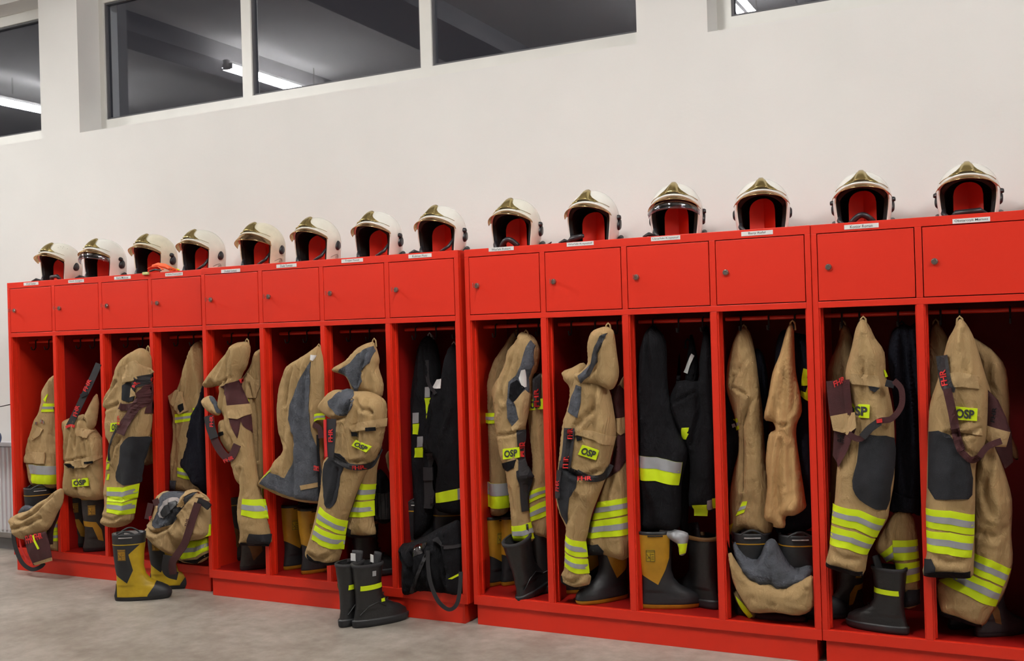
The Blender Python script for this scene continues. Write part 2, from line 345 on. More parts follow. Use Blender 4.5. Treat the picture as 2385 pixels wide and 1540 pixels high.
# ------------------------------------------------------------------ helmets
def prof(z, H=.268, z0=.118):
    if z > z0: return (max(0, 1-((z-z0)/(H-z0))**2.15))**.5
    q = (z0-z)/z0; return 1-.10*q**1.6
def brow(th):
    a = abs(th)/math.radians(66); return .196-.052*a*a
def edge(th):
    a = abs(math.degrees(th)); s = min(1, max(0, (a-64)/9)); s = s*s*(3-2*s); back = max(0, (a-110)/70)
    return brow(th)*(1-s)+(.0+.012*math.sin(math.pi*min(1, max(0, (a-73)/60))))*s
def shp(th, z, k=1., out=0.):
    r = prof(z)*k; a = math.degrees(abs(th))
    if z < .12 and a < 125: th = th*(1-.10*(1-z/.12)*max(0, 1-abs(a-70)/55))
    bx = .119; by = .132 if abs(th) < math.pi/2 else .150
    if z < .07 and a > 100: r *= 1+.05*(1-z/.07)*min(1, (a-100)/40)
    x = (bx*r+out)*math.sin(th); y = -(by*r+out)*math.cos(th)
    return (x, y, z)
def helmet_parts(t, shell, style, vis, lean):
    """t: Empty; geometry in local space, front towards -y"""
    loc0 = Vector(t.location)
    def add(mb, name, m, parent=t, smooth=True, sol=0.):
        o = mkobj(name, [Vector(v)+loc0 for v in mb.v], mb.f, m, parent, smooth=smooth)
        if sol:
            mo = o.modifiers.new('thickness', 'SOLIDIFY'); mo.thickness = sol; mo.offset = 0
        bm = bmesh.new(); bm.from_mesh(o.data); bmesh.ops.remove_doubles(bm, verts=bm.verts, dist=1e-5); bmesh.ops.recalc_face_normals(bm, faces=bm.faces); bm.to_mesh(o.data); bm.free()
        return o
    ths = []
    for a in list(np.linspace(-180, -76, 22))+list(np.linspace(-73, -63, 16))+list(np.linspace(-60, 60, 26))+list(np.linspace(63, 73, 16))+list(np.linspace(76, 180, 22))[:-1]: ths.append(math.radians(a))
    NR = 26; H = .268
    def rows(k, out=0., zadd=0.):
        R = []
        for i in range(NR):
            u = 1-(1-i/(NR-1))**1.6 if False else (i/(NR-1))
            row = []
            for th in ths:
                e = edge(th)+zadd; z = e+(H*(.985 if k < 1 else 1)-e)*math.sin(u*math.pi/2)
                row.append(shp(th, min(z, H*.99999), k, out))
            R.append(row)
        return R
    outer = rows(1.); mb = MB().grid(outer, True)
    rim = [[(Vector(p)*Vector((.955, .955, 1)) if False else Vector((p[0]*.955, p[1]*.955, p[2]))) for p in outer[0]]]
    mb.grid([outer[0], rim[0]], True, True); add(mb, 'shell', shell)
    inner = rows(.80, 0, .012); rm2 = [Vector((p[0]*.955, p[1]*.955, p[2])) for p in outer[0]]
    inner = [[(p[0], p[1], p[2]*.97) for p in row] for row in inner]
    add(MB().grid(inner, True).grid([rm2, inner[0]], True), 'liner', LINER)
    # moulded brow rim
    tt = [math.radians(a) for a in np.linspace(-66, 66, 41)]; prf = [(-.004, .002), (.004, -.004), (.010, .000), (.010, .006), (.002, .011), (-.002, .010)]
    g = [[shp(th, brow(th)+dz, 1, o_*(1-(abs(th)/math.radians(66))**4*.6)) for th in tt] for o_, dz in prf]
    add(MB().grid(g), 'brow_rim', shell)
    # gold visor edge below the brow
    drop, outv = (.020, .030) if vis != 'low' else (.040, .030)
    g = []
    for i in range(7):
        u = i/6; g.append([shp(th, brow(th)-.002-drop*u*(1-.35*(abs(th)/math.radians(66))**2), 1, (.004+outv*math.sin(u*1.3)*math.cos(th)**1.5)) for th in [math.radians(a) for a in np.linspace(-65, 65, 37)]])
    add(MB().grid(g), 'gold_visor', VGOLD, sol=.002)
    add(MB().tube([Vector(q) for q in g[-1]], .0014, 6), 'visor_trim', GOLD)
    # black frame under brow
    g = [[shp(th, brow(th)-.002-.020*u, .95-.12*u, 0) for th in tt] for u in (0, .5, 1)]
    add(MB().grid(g), 'brow_pad', LINER, sol=.002)
    # gold crest plate
    zt_ = [(0, .262), (.10, .260), (.15, .252), (.22, .234), (.32, .219), (.5, .202), (.68, .184), (.8, .170), (.88, .158)]
    def zt(u):
        u = abs(u)
        for (a, p), (b_, q) in zip(zt_, zt_[1:]):
            if u <= b_: return p+(q-p)*(u-a)/(b_-a)
        return zt_[-1][1]
    us = np.linspace(-.88, .88, 61); g = []
    for i in range(11):
        v = i/10; row = []
        for u in us:
            zb = brow(math.asin(min(.99, abs(u)*.92)))+.010; zz = zb+(max(zt(u), zb+.0005)-zb)*v
            rz = prof(zz); s = math.sqrt(max(.0004, rz*rz-u*u))
            wd = .26-.15*v; ridge = .012*max(0, min(1, (wd-abs(u))/.05))
            row.append((.119*u, -(.132*s)-.004-ridge, zz+.002+ridge*.3))
        g.append(row)
    add(MB().grid(g), 'crest_plate', GOLD, sol=.003)
    for s in (-1, 1): # rivets
        q = shp(s*math.radians(30), brow(math.radians(30))+.016, 1, .006); add(MB().tube([q, (q[0], q[1]-.004, q[2])], .004, 8), 'rivet', GOLD)
    # ear knobs
    for s in (-1, 1):
        def teard(cz, ca, w_, h_, thk, name):
            out = []; 
            for lvl, k in ((0, 1.), (.6, .96), (1., .72)):
                ring = []
                for q in range(20):
                    a = 2*math.pi*q/20; dx = w_*math.sin(a)*k*(1-.25*math.cos(a)); dz = h_*math.cos(a)*k
                    th = s*(ca+dx/.13); p = Vector(shp(th, cz+dz, 1, -.002+thk*lvl)); ring.append(p)
                out.append(ring)
            c = sum(out[-1], Vector())/20
            return add(MB().grid(out, True).fan(out[-1], c), name, BPL)
        if style == 'round': teard(.100, math.radians(102), .020, .028, .012, 'ear_knob')
        else:
            teard(.095, math.radians(104), .022, .030, .013, 'ear_knob'); teard(.128, math.radians(97), .012, .013, .016, 'lamp_clip')
            q = shp(s*math.radians(108), .022, 1, .008)
            add(MB().tube([(q[0]*.96, q[1]-.02, .004), (q[0], q[1], .018), (q[0]*1.02, q[1]+.02, .034)], [.010, .016, .012], 10), 'nape_buckle', BPL)
    return add
def helmet(i, px, py, shell, style, vis, label, rz=0., yy=.215, sc=1., tilt=0.):
    k = i//4; x = bayx(i)+.185 if px is None else P(px, py, UY[k]+yy).x
    t = empty('fire_helmet', (x, UY[k]+yy, ZTOP+.001)); tag(t, label, 'helmet', 'white fire helmets standing in a row on top of the lockers')
    add = helmet_parts(t, shell, style, vis, 0)
    t.rotation_euler = (tilt, 0, rz); t.scale = (1., 1., sc)
    return t, add
HL = [
 (0, 137, SHELLG, 'round', 'gold', 'white helmet speckled with small black dots, leftmost on the locker tops', 0.0),
 (1, 240, SHELL, 'clip', 'clear', 'white helmet with lowered clear eye visor, second from the left', .03),
 (2, 358, SHELLO, 'clip', 'gold', 'creamy aged helmet standing behind the orange webbing', 0.0),
 (3, 470, SHELLG, 'round', 'gold', 'pinkish white helmet right of the orange webbing, with a house emblem', -.04),
 (4, 609, SHELLO, 'round', 'low', 'yellowed scuffed helmet with gold visor pulled part way down', .0),
 (5, 738, SHELLG, 'round', 'gold', 'white helmet with plain round ear cap and emblem, right of the yellowed one', .0),
 (6, 881, SHELL, 'clip', 'gold', 'white helmet seventh from the left, ear clip and black nape buckle showing', .0),
 (7, 1029, SHELL, 'clip', 'gold', 'white helmet above the all-black gear, chin strap spilling left', .0),
 (8, 1203, SHELLG, 'clip', 'gold', 'ivory helmet with a dark curved neck pad across its holder', .0),
 (9, 1383, SHELL, 'clip', 'gold', 'bright white helmet with a black strap reaching over its red holder', -.03),
 (10, 1577, SHELL, 'clip', 'amber', 'white helmet with a lowered smoky visor band and a bump on its crown', .15),
 (11, 1777, SHELL, 'round', 'gold', 'white helmet with round ear caps and an empty opening, above the sand shirt', .20),
 (12, 2011, SHELL, 'clip', 'gold', 'white helmet second from the right edge, dark neck pad low in its opening', .10),
 (13, 2258, SHELL, 'clip', 'gold', 'white helmet nearest the right edge of the picture, flat black pad across its opening', .02),
]
for (i, px, shell, style, vis, lab, rz) in HL:
    t, add = helmet(i, px, 560, shell, style, vis, lab, rz, yy={11: .24, 12: .26, 13: .26}.get(i, .215), sc={8: .935, 9: .95, 10: .94, 11: .89, 12: .875, 13: .86}.get(i, .93))
    if vis in ('clear', 'amber'):
        g = []
        for q in range(6):
            u = q/5; g.append([shp(th, brow(th)-.008-.058*u*(1-.3*(abs(th)/1.1)**2), 1, .003+.020*math.cos(th)*math.sin(.4+u*1.6)) for th in [math.radians(a) for a in np.linspace(-63, 63, 31)]])
        add(MB().grid(g[2:] if vis == 'amber' else g), 'eye_visor', VCLR, sol=.0025)
        add(MB().tube([Vector(q_) for q_ in g[-1]], .0015, 6), 'visor_edge', VCLR)
    if i == 10: add(MB().grid([[(.026*math.sin(a)*math.cos(b_), .05+.07*math.sin(a)*math.sin(b_), .2585+.019*math.cos(a)) for b_ in np.linspace(0, 2*math.pi, 25)] for a in np.linspace(0, math.pi/2, 7)]), 'crown_bump', SHELL)
    if i in (3, 4, 5):  # small house-roof emblem on the lower right cheek
        def cheek(a, z): return Vector(shp(math.radians(a), z, 1, .0012))
        add(MB().tube([cheek(82, .030), cheek(92, .041), cheek(101, .049), cheek(104, .046), cheek(108, .036)], .0008, 5), 'emblem', INK)
        add(MB().tube([cheek(99, .041), cheek(106, .038)], .0007, 5).tube([cheek(98, .034), cheek(98, .026), cheek(108, .024), cheek(108, .032), cheek(98, .034)], .0007, 5), 'emblem', INK)
    if i == 0:
        b = MB()
        for a, z in ((60, .235), (66, .225), (72, .236), (84, .222), (50, .228)):
            q = Vector(shp(math.radians(a), z, 1, .0005)); b.tube([q, q+Vector((0, 0, .001))], .0022, 6)
        add(b, 'paint_chips', INK)
    # chin strap and neck pad variants lying on the locker top inside / in front
    if i in (8, 12): add(MB().tube([(-.045+.009*q, -.075-.02*math.sin(q/10*math.pi), .012+.036*math.sin(q/10*math.pi)) for q in range(11)], .014, 8), 'neck_pad', BPL)
    if i in (13,): add(MB().tube([(-.055, -.07, .008), (-.045, -.085, .026), (.045, -.085, .030), (.06, -.07, .014)], .014, 8), 'neck_pad', BPL)
    if i in (0, 1, 7, 9, 10):
        add(MB().tube([(-.085, -.05, .006), (-.115, -.085, .022), (-.135, -.10, .010)], [.014, .017, .008], 8, rb=.6), 'chin_strap', BPL)
    if i == 9: add(MB().tube([(-.09, -.09, .008), (-.055, -.12, .024), (-.005, -.125, .034), (.004, -.12, .036)], [.012, .016, .012, .008], 8), 'chin_cup', BPL)
    if i == 0: add(MB().tube([(.05, -.1, .006), (.065, -.115, .028), (.12, -.12, .032), (.135, -.11, .006)], [.012, .013, .013, .012], 8), 'chin_cup', BPL)
    if i in (3, 4, 5, 6, 7): add(MB().tube([(.092, -.03, .09), (.075, -.06, .04), (.04, -.085, .008)], [.006, .009, .008], 8), 'chin_strap', BPL)
    add(MB().tube([(-.1, -.02, .085), (-.092, -.05, .03), (-.075, -.075, .006)], [.006, .011, .011], 8), 'chin_strap', BPL)
    if i in (8,): add(MB().tube([(.14, .0, .006), (.18, -.03, .01), (.21, -.05, .024)], [.008, .012, .003], 8, rb=.5), 'loose_strap', BPL)
t, add = helmet(14, None, 0, SHELL, 'clip', 'gold', 'white helmet beyond the right edge, only its black strap in view')
add(MB().tube([(-.10, -.05, .008), (-.15, -.08, .030), (-.19, -.09, .012), (-.24, -.09, .006)], [.012, .02, .014, .006], 8, rb=.6), 'loose_strap', BPL)

# orange webbing heap on the locker top
c = P(378, 628, -.0); z0 = ZTOP
t = empty('lifeline', (c.x, .03, z0)); tag(t, 'bunched orange webbing with yellow-green cord and black clip on the locker top', 'webbing')
def TP(px, py, y): q = P(px, py, y); return (q.x, y, max(q.z, z0+.006))
MB().tube([TP(345, 626, .03), TP(352, 622, .02), TP(368, 621, .03), TP(380, 628, .01), TP(372, 631, .0), TP(362, 630, .01)], .006, 8, rb=.4).build('orange_loop', ORG, t, smooth=True)
MB().tube([TP(356, 620, .05), TP(368, 617, .05), TP(385, 620, .04), TP(402, 628, .03), TP(412, 630, .02)], [.009, .013, .014, .012, .006], 8).build('orange_fold', ORG, t, smooth=True)
MB().tube([TP(372, 619, .03), TP(388, 621, .02), TP(404, 629, .01), TP(395, 631, .0)], [.008, .012, .010, .006], 8).build('orange_fold', ORG, t, smooth=True)
for q in range(2): MB().tube([TP(376+q*3, 616+q*2, .04)]+[TP(382+j*5, 618+j*1.6+(j % 2)*3+q, .035) for j in range(8)], .0055, 8).build('yellow_cord', YEL if q == 0 else BPL, t, smooth=True)
MB().tube([TP(350, 632, .0), TP(362, 628, .0), TP(375, 630, .0)], [.009, .012, .006], 8, rb=.5).build('black_clip', BPL, t, smooth=True)
q = P(338, 638, -.01); MB().box(q.x-.022, q.x+.022, -.012, .004, z0-.01, z0+.006).build('pale_tab', mat('pale_yellow_plastic', (.6, .62, .25), .6), t, bevel=.003)

def CLX(v):
    i = max(j for j in range(16) if bayx(j)-.016 <= v+1e-6); return (bayx(i)-.010, bayx(i)+DW+.010)
# ------------------------------------------------------------------ cloth
def vnoise(x, y, seed):
    r = np.random.RandomState(seed).rand(64, 64)
    xi = np.floor(x).astype(int); yi = np.floor(y).astype(int); fx = x-xi; fy = y-yi
    fx = fx*fx*(3-2*fx); fy = fy*fy*(3-2*fy)
    g = lambda a, b_: r[a % 64, b_ % 64]
    return (g(xi, yi)*(1-fx)+g(xi+1, yi)*fx)*(1-fy)+(g(xi, yi+1)*(1-fx)+g(xi+1, yi+1)*fx)*fy
def segdist(px, pz, poly, closed=True):
    d = np.full(px.shape, 1e9); n = len(poly)
    for i in range(n if closed else n-1):
        ax, az = poly[i]; bx, bz = poly[(i+1) % n]; dx, dz = bx-ax, bz-az; L = dx*dx+dz*dz+1e-12
        t = np.clip(((px-ax)*dx+(pz-az)*dz)/L, 0, 1); d = np.minimum(d, np.hypot(px-ax-t*dx, pz-az-t*dz))
    return d
def inside(px, pz, poly):
    r = np.zeros(px.shape, bool); n = len(poly); j = n-1
    for i in range(n):
        xi, zi = poly[i]; xj, zj = poly[j]
        c = ((zi > pz) != (zj > pz)) & (px < (xj-xi)*(pz-zi)/(zj-zi+1e-15)+xi); r ^= c; j = i
    return r
def smoothpoly(p, n=4, closed=True):
    out = []; N = len(p)
    for i in range(N if closed else N-1):
        p0, p1, p2, p3 = (p[(i-1) % N], p[i], p[(i+1) % N], p[(i+2) % N]) if closed else (p[max(i-1, 0)], p[i], p[i+1], p[min(i+2, N-1)])
        for k in range(n):
            t = k/n
            out.append(tuple(.5*(2*b_+(c-a)*t+(2*a-5*b_+4*c-d)*t*t+(3*b_-a-3*c+d)*t**3) for a, b_, c, d in zip(p0, p1, p2, p3)))
    if not closed: out.append(tuple(p[-1]))
    return out
def resample(poly, h):
    out = []; n = len(poly)
    for i in range(n):
        a = np.array(poly[i]); b_ = np.array(poly[(i+1) % n]); L = np.linalg.norm(b_-a); k = max(1, int(round(L/h)))
        for j in range(k): out.append(tuple(a+(b_-a)*j/k))
    o2 = [out[0]]
    for q in out[1:]:
        if math.hypot(q[0]-o2[-1][0], q[1]-o2[-1][1]) > h*.3: o2.append(q)
    return o2
def tri(poly, h):
    xs = [q[0] for q in poly]; zs = [q[1] for q in poly]
    gx, gz = [], []; r = 0; z = min(zs)
    while z < max(zs):
        x = min(xs)+(h/2 if r % 2 else 0)
        while x < max(xs): gx.append(x); gz.append(z); x += h
        z += h*.87; r += 1
    gx = np.array(gx); gz = np.array(gz)
    if len(gx):
        ok = inside(gx, gz, poly) & (segdist(gx, gz, poly) > h*.45); gx, gz = gx[ok], gz[ok]
    pts = [Vector(q) for q in poly]+[Vector((a, b_)) for a, b_ in zip(gx, gz)]
    n = len(poly)
    v, e, f, *_ = geometry.delaunay_2d_cdt(pts, [], [list(range(n))], 1, 1e-6)
    if not f: v, e, f, *_ = geometry.delaunay_2d_cdt(pts, [], [list(range(n))[::-1]], 1, 1e-6)
    return np.array([tuple(q) for q in v]), [tuple(q) for q in f]
SEED = [10]
class Cloth:
    """A hanging piece of cloth: a closed, padded sheet with real folds. outline in photo pixels, unprojected onto depth y."""
    def __init__(s, px, y, T=.045, Tb=None, R=.05, fold=.010, fa=14., fl=2.2, ang=0., hook=None, crease=(), h=.0105, lump=.012, smooth=3, clampx=None, tilt=0.):
        SEED[0] += 3; s.seed = SEED[0]; inb = y > 0; T *= .85; R *= 1.15; lump *= .6
        if inb:
            y = .02+.45*y; Tb = .016
            xs0 = [P(a, b_, y).x for a, b_ in px]; clampx = CLX(max(0, sum(xs0)/len(xs0)))
        s.y = y; s.T = T; s.Tb = T*.7 if Tb is None else Tb; s.R = R; s.fold = fold; s.fa = fa; s.fl = fl; s.ang = ang; s.lump = lump; s.h = h; s.tilt = tilt
        s.hook = None if hook is None else (P(*hook, y).x, P(*hook, y).z)
        q = [(P(a, b_, y).x, P(a, b_, y).z) for a, b_ in px]
        if clampx: q = [(min(max(a, clampx[0]), clampx[1]), b_) for a, b_ in q]
        s.poly = resample(smoothpoly(q, smooth) if smooth else q, h*.9)
        s.crease = [([(P(a, b_, y).x, P(a, b_, y).z) for a, b_ in pl], dp, wd) for pl, dp, wd in crease]
        s.zref = max(b_ for a, b_ in s.poly)
    def field(s, x, z):
        x = np.atleast_1d(np.array(x, float)); z = np.atleast_1d(np.array(z, float))
        ins = inside(x, z, s.poly); d = segdist(x, z, s.poly); d = np.where(ins, d, 0)
        dome = np.sqrt(np.clip(1-(1-np.clip(d/s.R, 0, 1))**2, 0, 1))
        if s.hook:
            hx, hz = s.hook; rr = np.hypot(x-hx, z-hz)+.08; a = np.arctan2(x-hx, np.maximum(hz-z, .02)+.10)
            u = a*s.fa*.62; v = rr*s.fl
        else:
            c, n = math.cos(s.ang), math.sin(s.ang); u = (x*c+z*n)*s.fa; v = (-x*n+z*c)*s.fl
        wob = vnoise(v*1.3+5, u*.3+2, s.seed+7)
        n1 = vnoise(u+wob*1.6+11, v+3, s.seed); n2 = vnoise(u*2.3+wob*2+31, v*1.9+7, s.seed+1)
        f = (1-np.abs(n1*2-1)*1.6)*.65+(n2-.5)*.7
        l = vnoise(x*9+20, z*7+20, s.seed+2)-.5; l2 = vnoise(x*26+20, z*24+20, s.seed+3); l2 = 1-np.abs(l2*2-1)*2
        m = np.clip(d/.03, 0, 1)
        c1 = vnoise(u*1.1+wob*2.5+v*1.4+40, v*2.6-u*.35+13, s.seed+9); c1 = 1-np.abs(c1*2-1)*2.4
        l3 = vnoise(x*55+3, z*48+9, s.seed+5); l3 = 1-np.abs(l3*2-1)*2
        dy = s.T*dome+m*(s.fold*1.9*f+s.lump*l*1.5+.0045*np.maximum(c1, -1)+s.lump*.30*l2+s.lump*.16*l3)
        for pl, dp, wd in s.crease:
            dc = segdist(x, z, pl, False); dy = dy-m*dp*1.25*np.exp(-(dc/wd)**2)+m*dp*.45*np.exp(-((dc-wd*1.9)/wd)**2)
        return s.y+s.tilt*(s.zref-z)-dy
    def _build(s):
        g = .004; xs_ = [q[0] for q in s.poly]; zs_ = [q[1] for q in s.poly]
        s.g0 = (min(xs_)-.012, min(zs_)-.012); s.g = g
        s.gn = (int((max(xs_)-min(xs_)+.024)/g)+2, int((max(zs_)-min(zs_)+.024)/g)+2)
        X, Z = np.meshgrid(s.g0[0]+np.arange(s.gn[0])*g, s.g0[1]+np.arange(s.gn[1])*g, indexing='ij')
        s.F = s.field(X.ravel(), Z.ravel()).reshape(X.shape); s.FL = s.F.tolist()
    def f1(s, x, z):
        if not hasattr(s, 'F'): s._build()
        u = (x-s.g0[0])/s.g; v = (z-s.g0[1])/s.g; u = min(max(u, 0), s.gn[0]-1.001); v = min(max(v, 0), s.gn[1]-1.001)
        i = int(u); j = int(v); fu = u-i; fv = v-j; A = s.FL[i]; B = s.FL[i+1]
        return (A[j]*(1-fv)+A[j+1]*fv)*(1-fu)+(B[j]*(1-fv)+B[j+1]*fv)*fu
    def front(s, x, z):
        return np.array([s.f1(a, b_) for a, b_ in zip(np.atleast_1d(x).tolist(), np.atleast_1d(z).tolist())])
    def mesh(s, name, m, parent=None):
        v, f = tri(s.poly, s.h); n = len(v)
        d = segdist(v[:, 0], v[:, 1], s.poly); edge_ = d < s.h*.2
        yf = s.front(v[:, 0], v[:, 1]); base = s.y+s.tilt*(s.zref-v[:, 1])
        yf = np.where(edge_, base, yf)
        yb = base+s.Tb*np.sqrt(np.clip(1-(1-np.clip(d/s.R, 0, 1))**2, 0, 1))
        V = [(a, b_, c) for a, b_, c in zip(v[:, 0], yf, v[:, 1])]; idx = {}
        for i in range(n):
            if edge_[i]: idx[i] = i
            else: idx[i] = len(V); V.append((v[i, 0], yb[i], v[i, 1]))
        F = [t_ for t_ in f]+[tuple(idx[k] for k in t_[::-1]) for t_ in f]
        F = [t_ for t_ in F if len(set(t_)) == 3]
        loc = (v[:, 0].mean(), s.y, v[:, 1].min())
        o = mkobj(name, V, F, m, parent, loc)
        bm = bmesh.new(); bm.from_mesh(o.data); bmesh.ops.recalc_face_normals(bm, faces=bm.faces); bm.to_mesh(o.data); bm.free()
        return o
    def pt(s, px, py, off=.003):
        y = s.y-s.T
        for _ in range(3):
            q = P(px, py, y); y = s.f1(q.x, q.z)
        return (q.x, q.z)
def patch(C, name, parent, px, m, off=.003, smooth=0, h=.011, thick=.004, label=None):
    if name == 'badge': thick = .010
    q = [C.pt(a, b_) for a, b_ in px]
    if smooth: q = smoothpoly(q, smooth)
    q = resample(q, h)
    v, f = tri(q, h)
    if not len(f): return None
    y = C.front(v[:, 0], v[:, 1])-off; n = len(v)
    d = segdist(v[:, 0], v[:, 1], q); rim = [i for i in range(n) if d[i] < h*.1]
    V = [(a, b_, c) for a, b_, c in zip(v[:, 0], y, v[:, 1])]
    V += [(a, b_+thick, c) for a, b_, c in V]
    F = list(f)+[tuple(k+n for k in t_[::-1]) for t_ in f]
    ec = {}
    for t_ in f:
        for a, b_ in ((t_[0], t_[1]), (t_[1], t_[2]), (t_[2], t_[0])): ec[(a, b_)] = 1
    for a, b_ in ec:
        if (b_, a) not in ec: F.append((b_, a, a+n, b_+n))
    o = mkobj(name, V, F, m, parent)
    bm = bmesh.new(); bm.from_mesh(o.data); bmesh.ops.recalc_face_normals(bm, faces=bm.faces)
    for e in bm.edges:
        if len(e.link_faces) == 2 and e.calc_face_angle(0) > 1.0: e.smooth = False
    bm.to_mesh(o.data); bm.free()
    if label: o['label'] = label
    return o
def lerp(a, b_, t): return (a[0]+(b_[0]-a[0])*t, a[1]+(b_[1]-a[1])*t)
def band(C, parent, top, bot, fr=(.36, .66), name='reflective_band', off=.003):
    """yellow tape with a silver strip; top and bot are edge lines (same point count) in pixels"""
    o = patch(C, name, parent, list(top)+list(bot)[::-1], YEL, off=off)
    a = [lerp(p, q, fr[0]) for p, q in zip(top, bot)]; b_ = [lerp(p, q, fr[1]) for p, q in zip(top, bot)]
    if o: patch(C, 'silver_strip', o, a+b_[::-1], SIL, off=off+.0018, thick=.002)
    return o
def quadtext(C, parent, s, quad, m, bold=.03, off=.0075, italic=0., y=None, inset=None):
    if inset is None: inset = (-.06, -.04) if m is REDTX else (.04, .08)
    V, F = textmesh(s, bold, italic); TL, TR, BR, BL = quad; vv = []
    for a, b_ in V:
        a = inset[0]+a*(1-2*inset[0]); b_ = inset[1]+b_*(1-2*inset[1])
        t_ = lerp(TL, TR, a); u = lerp(BL, BR, a); p = lerp(u, t_, b_)
        if C is not None:
            x, z = C.pt(*p); vv.append((x, C.f1(x, z)-off, z))
        else: q = P(*p, y); vv.append((q.x, y, q.z))
    return mkobj('lettering', vv, F, m, parent, smooth=False)
class Flat:
    def __init__(s, C, quad):
        TL, TR, BR, BL = quad; X = []; s.y0 = C.y-C.T
        for i in range(6):
            for j in range(6):
                x, z = C.pt(*lerp(lerp(TL, TR, i/5), lerp(BL, BR, i/5), j/5)); X.append((x, z, 1., C.f1(x, z)))
        X = np.array(X); s.k = np.linalg.lstsq(X[:, :3], X[:, 3], rcond=None)[0]; s.k[2] += (X[:, 3]-X[:, :3]@s.k).min()*.55
    def f1(s, x, z): return float(s.k[0]*x+s.k[1]*z+s.k[2])
    def front(s, x, z): return s.k[0]*np.asarray(x)+s.k[1]*np.asarray(z)+s.k[2]
    def pt(s, px, py):
        y = s.y0
        for _ in range(4): q = P(px, py, y); y = s.f1(q.x, q.z)
        return (q.x, q.z)
def badge(C, parent, quad, text='OSP', off=.002, inset=(.10, .16)):
    C = Flat(C, quad)
    o = patch(C, 'badge', parent, quad, YEL, off=off+.001, h=.0055, label='bright yellow badge lettered in black')
    quadtext(C, o, text, quad, INK, .035, off+.0035, inset=inset); return o
def ribbon(name, parent, pts, w, m, loc=None, C=None, off=.008, thick=.003, twist=None):
    """pts: (px, py[, y]); w: width in pixels; flat webbing facing the room, real thickness"""
    two = [(q[0], q[1]) for q in pts]; ys = [q[2] if len(q) > 2 else None for q in pts]
    n = 6; sp = smoothpoly([(q[0], q[1], (q[2] if len(q) > 2 else 0)) for q in pts], n, False)
    L, R_ = [], []
    for i, q in enumerate(sp):
        a, b_ = sp[max(i-1, 0)], sp[min(i+1, len(sp)-1)]; dx, dy = b_[0]-a[0], b_[1]-a[1]; l = math.hypot(dx, dy)+1e-9
        ww = w if not isinstance(w, (list, tuple)) else w[0]+(w[1]-w[0])*i/(len(sp)-1)
        nx, ny = -dy/l*ww/2, dx/l*ww/2; row = []
        for k in (-1, -.4, .4, 1):
            p2 = (q[0]+nx*k, q[1]+ny*k)
            if C is not None:
                x, z = C.pt(*p2); y = C.f1(x, z)-off; row.append(Vector((x, y, z)))
            else: row.append(P(p2[0], p2[1], q[2]))
        L.append(row)
    bk = [[Vector((v.x, v.y+thick, v.z)) for v in row] for row in L]
    mb = MB().grid(L).grid(bk, flip=True)
    ring = [r_[0] for r_ in L]+list(L[-1][1:])+[r_[-1] for r_ in L[::-1]][1:]+list(L[0][::-1][1:-1])
    rb_ = [Vector((v.x, v.y+thick, v.z)) for v in ring]
    mb.grid([ring, rb_], True)
    lc = loc if loc else (tuple(L[0][1]) if parent is None else None)
    return mb.build(name, m, parent, lc, smooth=False)
def garment(name, label, cat, C, m, group=None):
    o = C.mesh(name, m); return tag(o, label, cat, group)

# ------------------------------------------------------------------ gear in the bays, left to right
G = 'trousers and jackets of fire gear hanging in the locker bays'
def hang(C, t, px, py, m=TAN, n=5):
    """hanger loop from the garment's top to the hook"""
    x, z = C.pt(px, py); q = Vector((x, C.y, z))
    MB().tube([q+Vector((-.012, 0, -.02)), q+Vector((-.009, 0, .012)), q+Vector((0, 0, .022)), q+Vector((.009, 0, .012)), q+Vector((.012, 0, -.02))], .004, 6).build('hanger_loop', m, t, smooth=True)
# ---- bay 1
C = Cloth(A_((325,140),(300,165),(270,225),(262,290),(245,360),(222,400),(200,480),(172,570),(145,640),(178,690),(187,760),(205,800),(250,812),(350,806),(372,700),(372,400),(365,140)), .20, fold=.008, hook=(128, 850), T=.05,
   crease=[(A_((225,450),(215,560)), .006, .008)])
t = garment('turnout_jacket', 'tan jacket with silver and yellow hem bands, in the leftmost bay', 'jacket', C, TAN, G)
band(C, t, A_((262,308),(365,308)), A_((247,358),(365,356)))
band(C, t, A_((172,672),(250,680),(362,682)), A_((195,785),(260,790),(365,788)), fr=(0, .48))
patch(C, 'pocket_flap', t, A_((168,596),(272,602),(268,668),(146,655),(152,628)), TANL, off=.010, thick=.008)
patch(C, 'zip_placket', t, A_((321,330),(333,330),(350,765),(332,765)), BLK, off=.006)
patch(C, 'shoulder_tab', t, A_((262,285),(285,250),(300,255),(275,300)), YEL, off=.005)
patch(C, 'strap_tab', t, A_((228,450),(262,462),(240,500),(192,532),(190,508)), TANL, off=.008, thick=.006)
for q in ((222,425),(250,412),(262,420)): patch(C, 'ring', t, A_((q[0]-6,q[1]-8),(q[0]+6,q[1]-8),(q[0]+6,q[1]+8),(q[0]-6,q[1]+8)), STEEL, off=.006)
C2 = Cloth(A_((262,1030),(300,980),(372,960),(378,1185),(330,1195),(270,1160)), .06, T=.05, clampx=CLX(.0))
C = Cloth(A_((372,818),(330,832),(292,868),(240,895),(175,945),(110,965),(74,988),(68,1008),(88,1040),(108,1098),(150,1122),(205,1098),(290,1062),(335,975),(372,900)), -.09, T=.05, fold=.008, ang=.9, fa=18, lump=.014,
   crease=[(A_((100,985),(160,1000),(240,960),(345,850)), .016, .009), (A_((120,1050),(190,1030),(280,985)), .010, .010)])
t = garment('turnout_trousers', 'tan trousers slumped over boots and spilling out of the leftmost bay', 'trousers', C, TANL)
o = C2.mesh('trouser_leg', TAN, t); band(C2, t, A_((262,1010),(372,1000)), A_((262,1075),(374,1070))); band(C2, t, A_((266,1078),(374,1073)), A_((274,1128),(376,1132)))
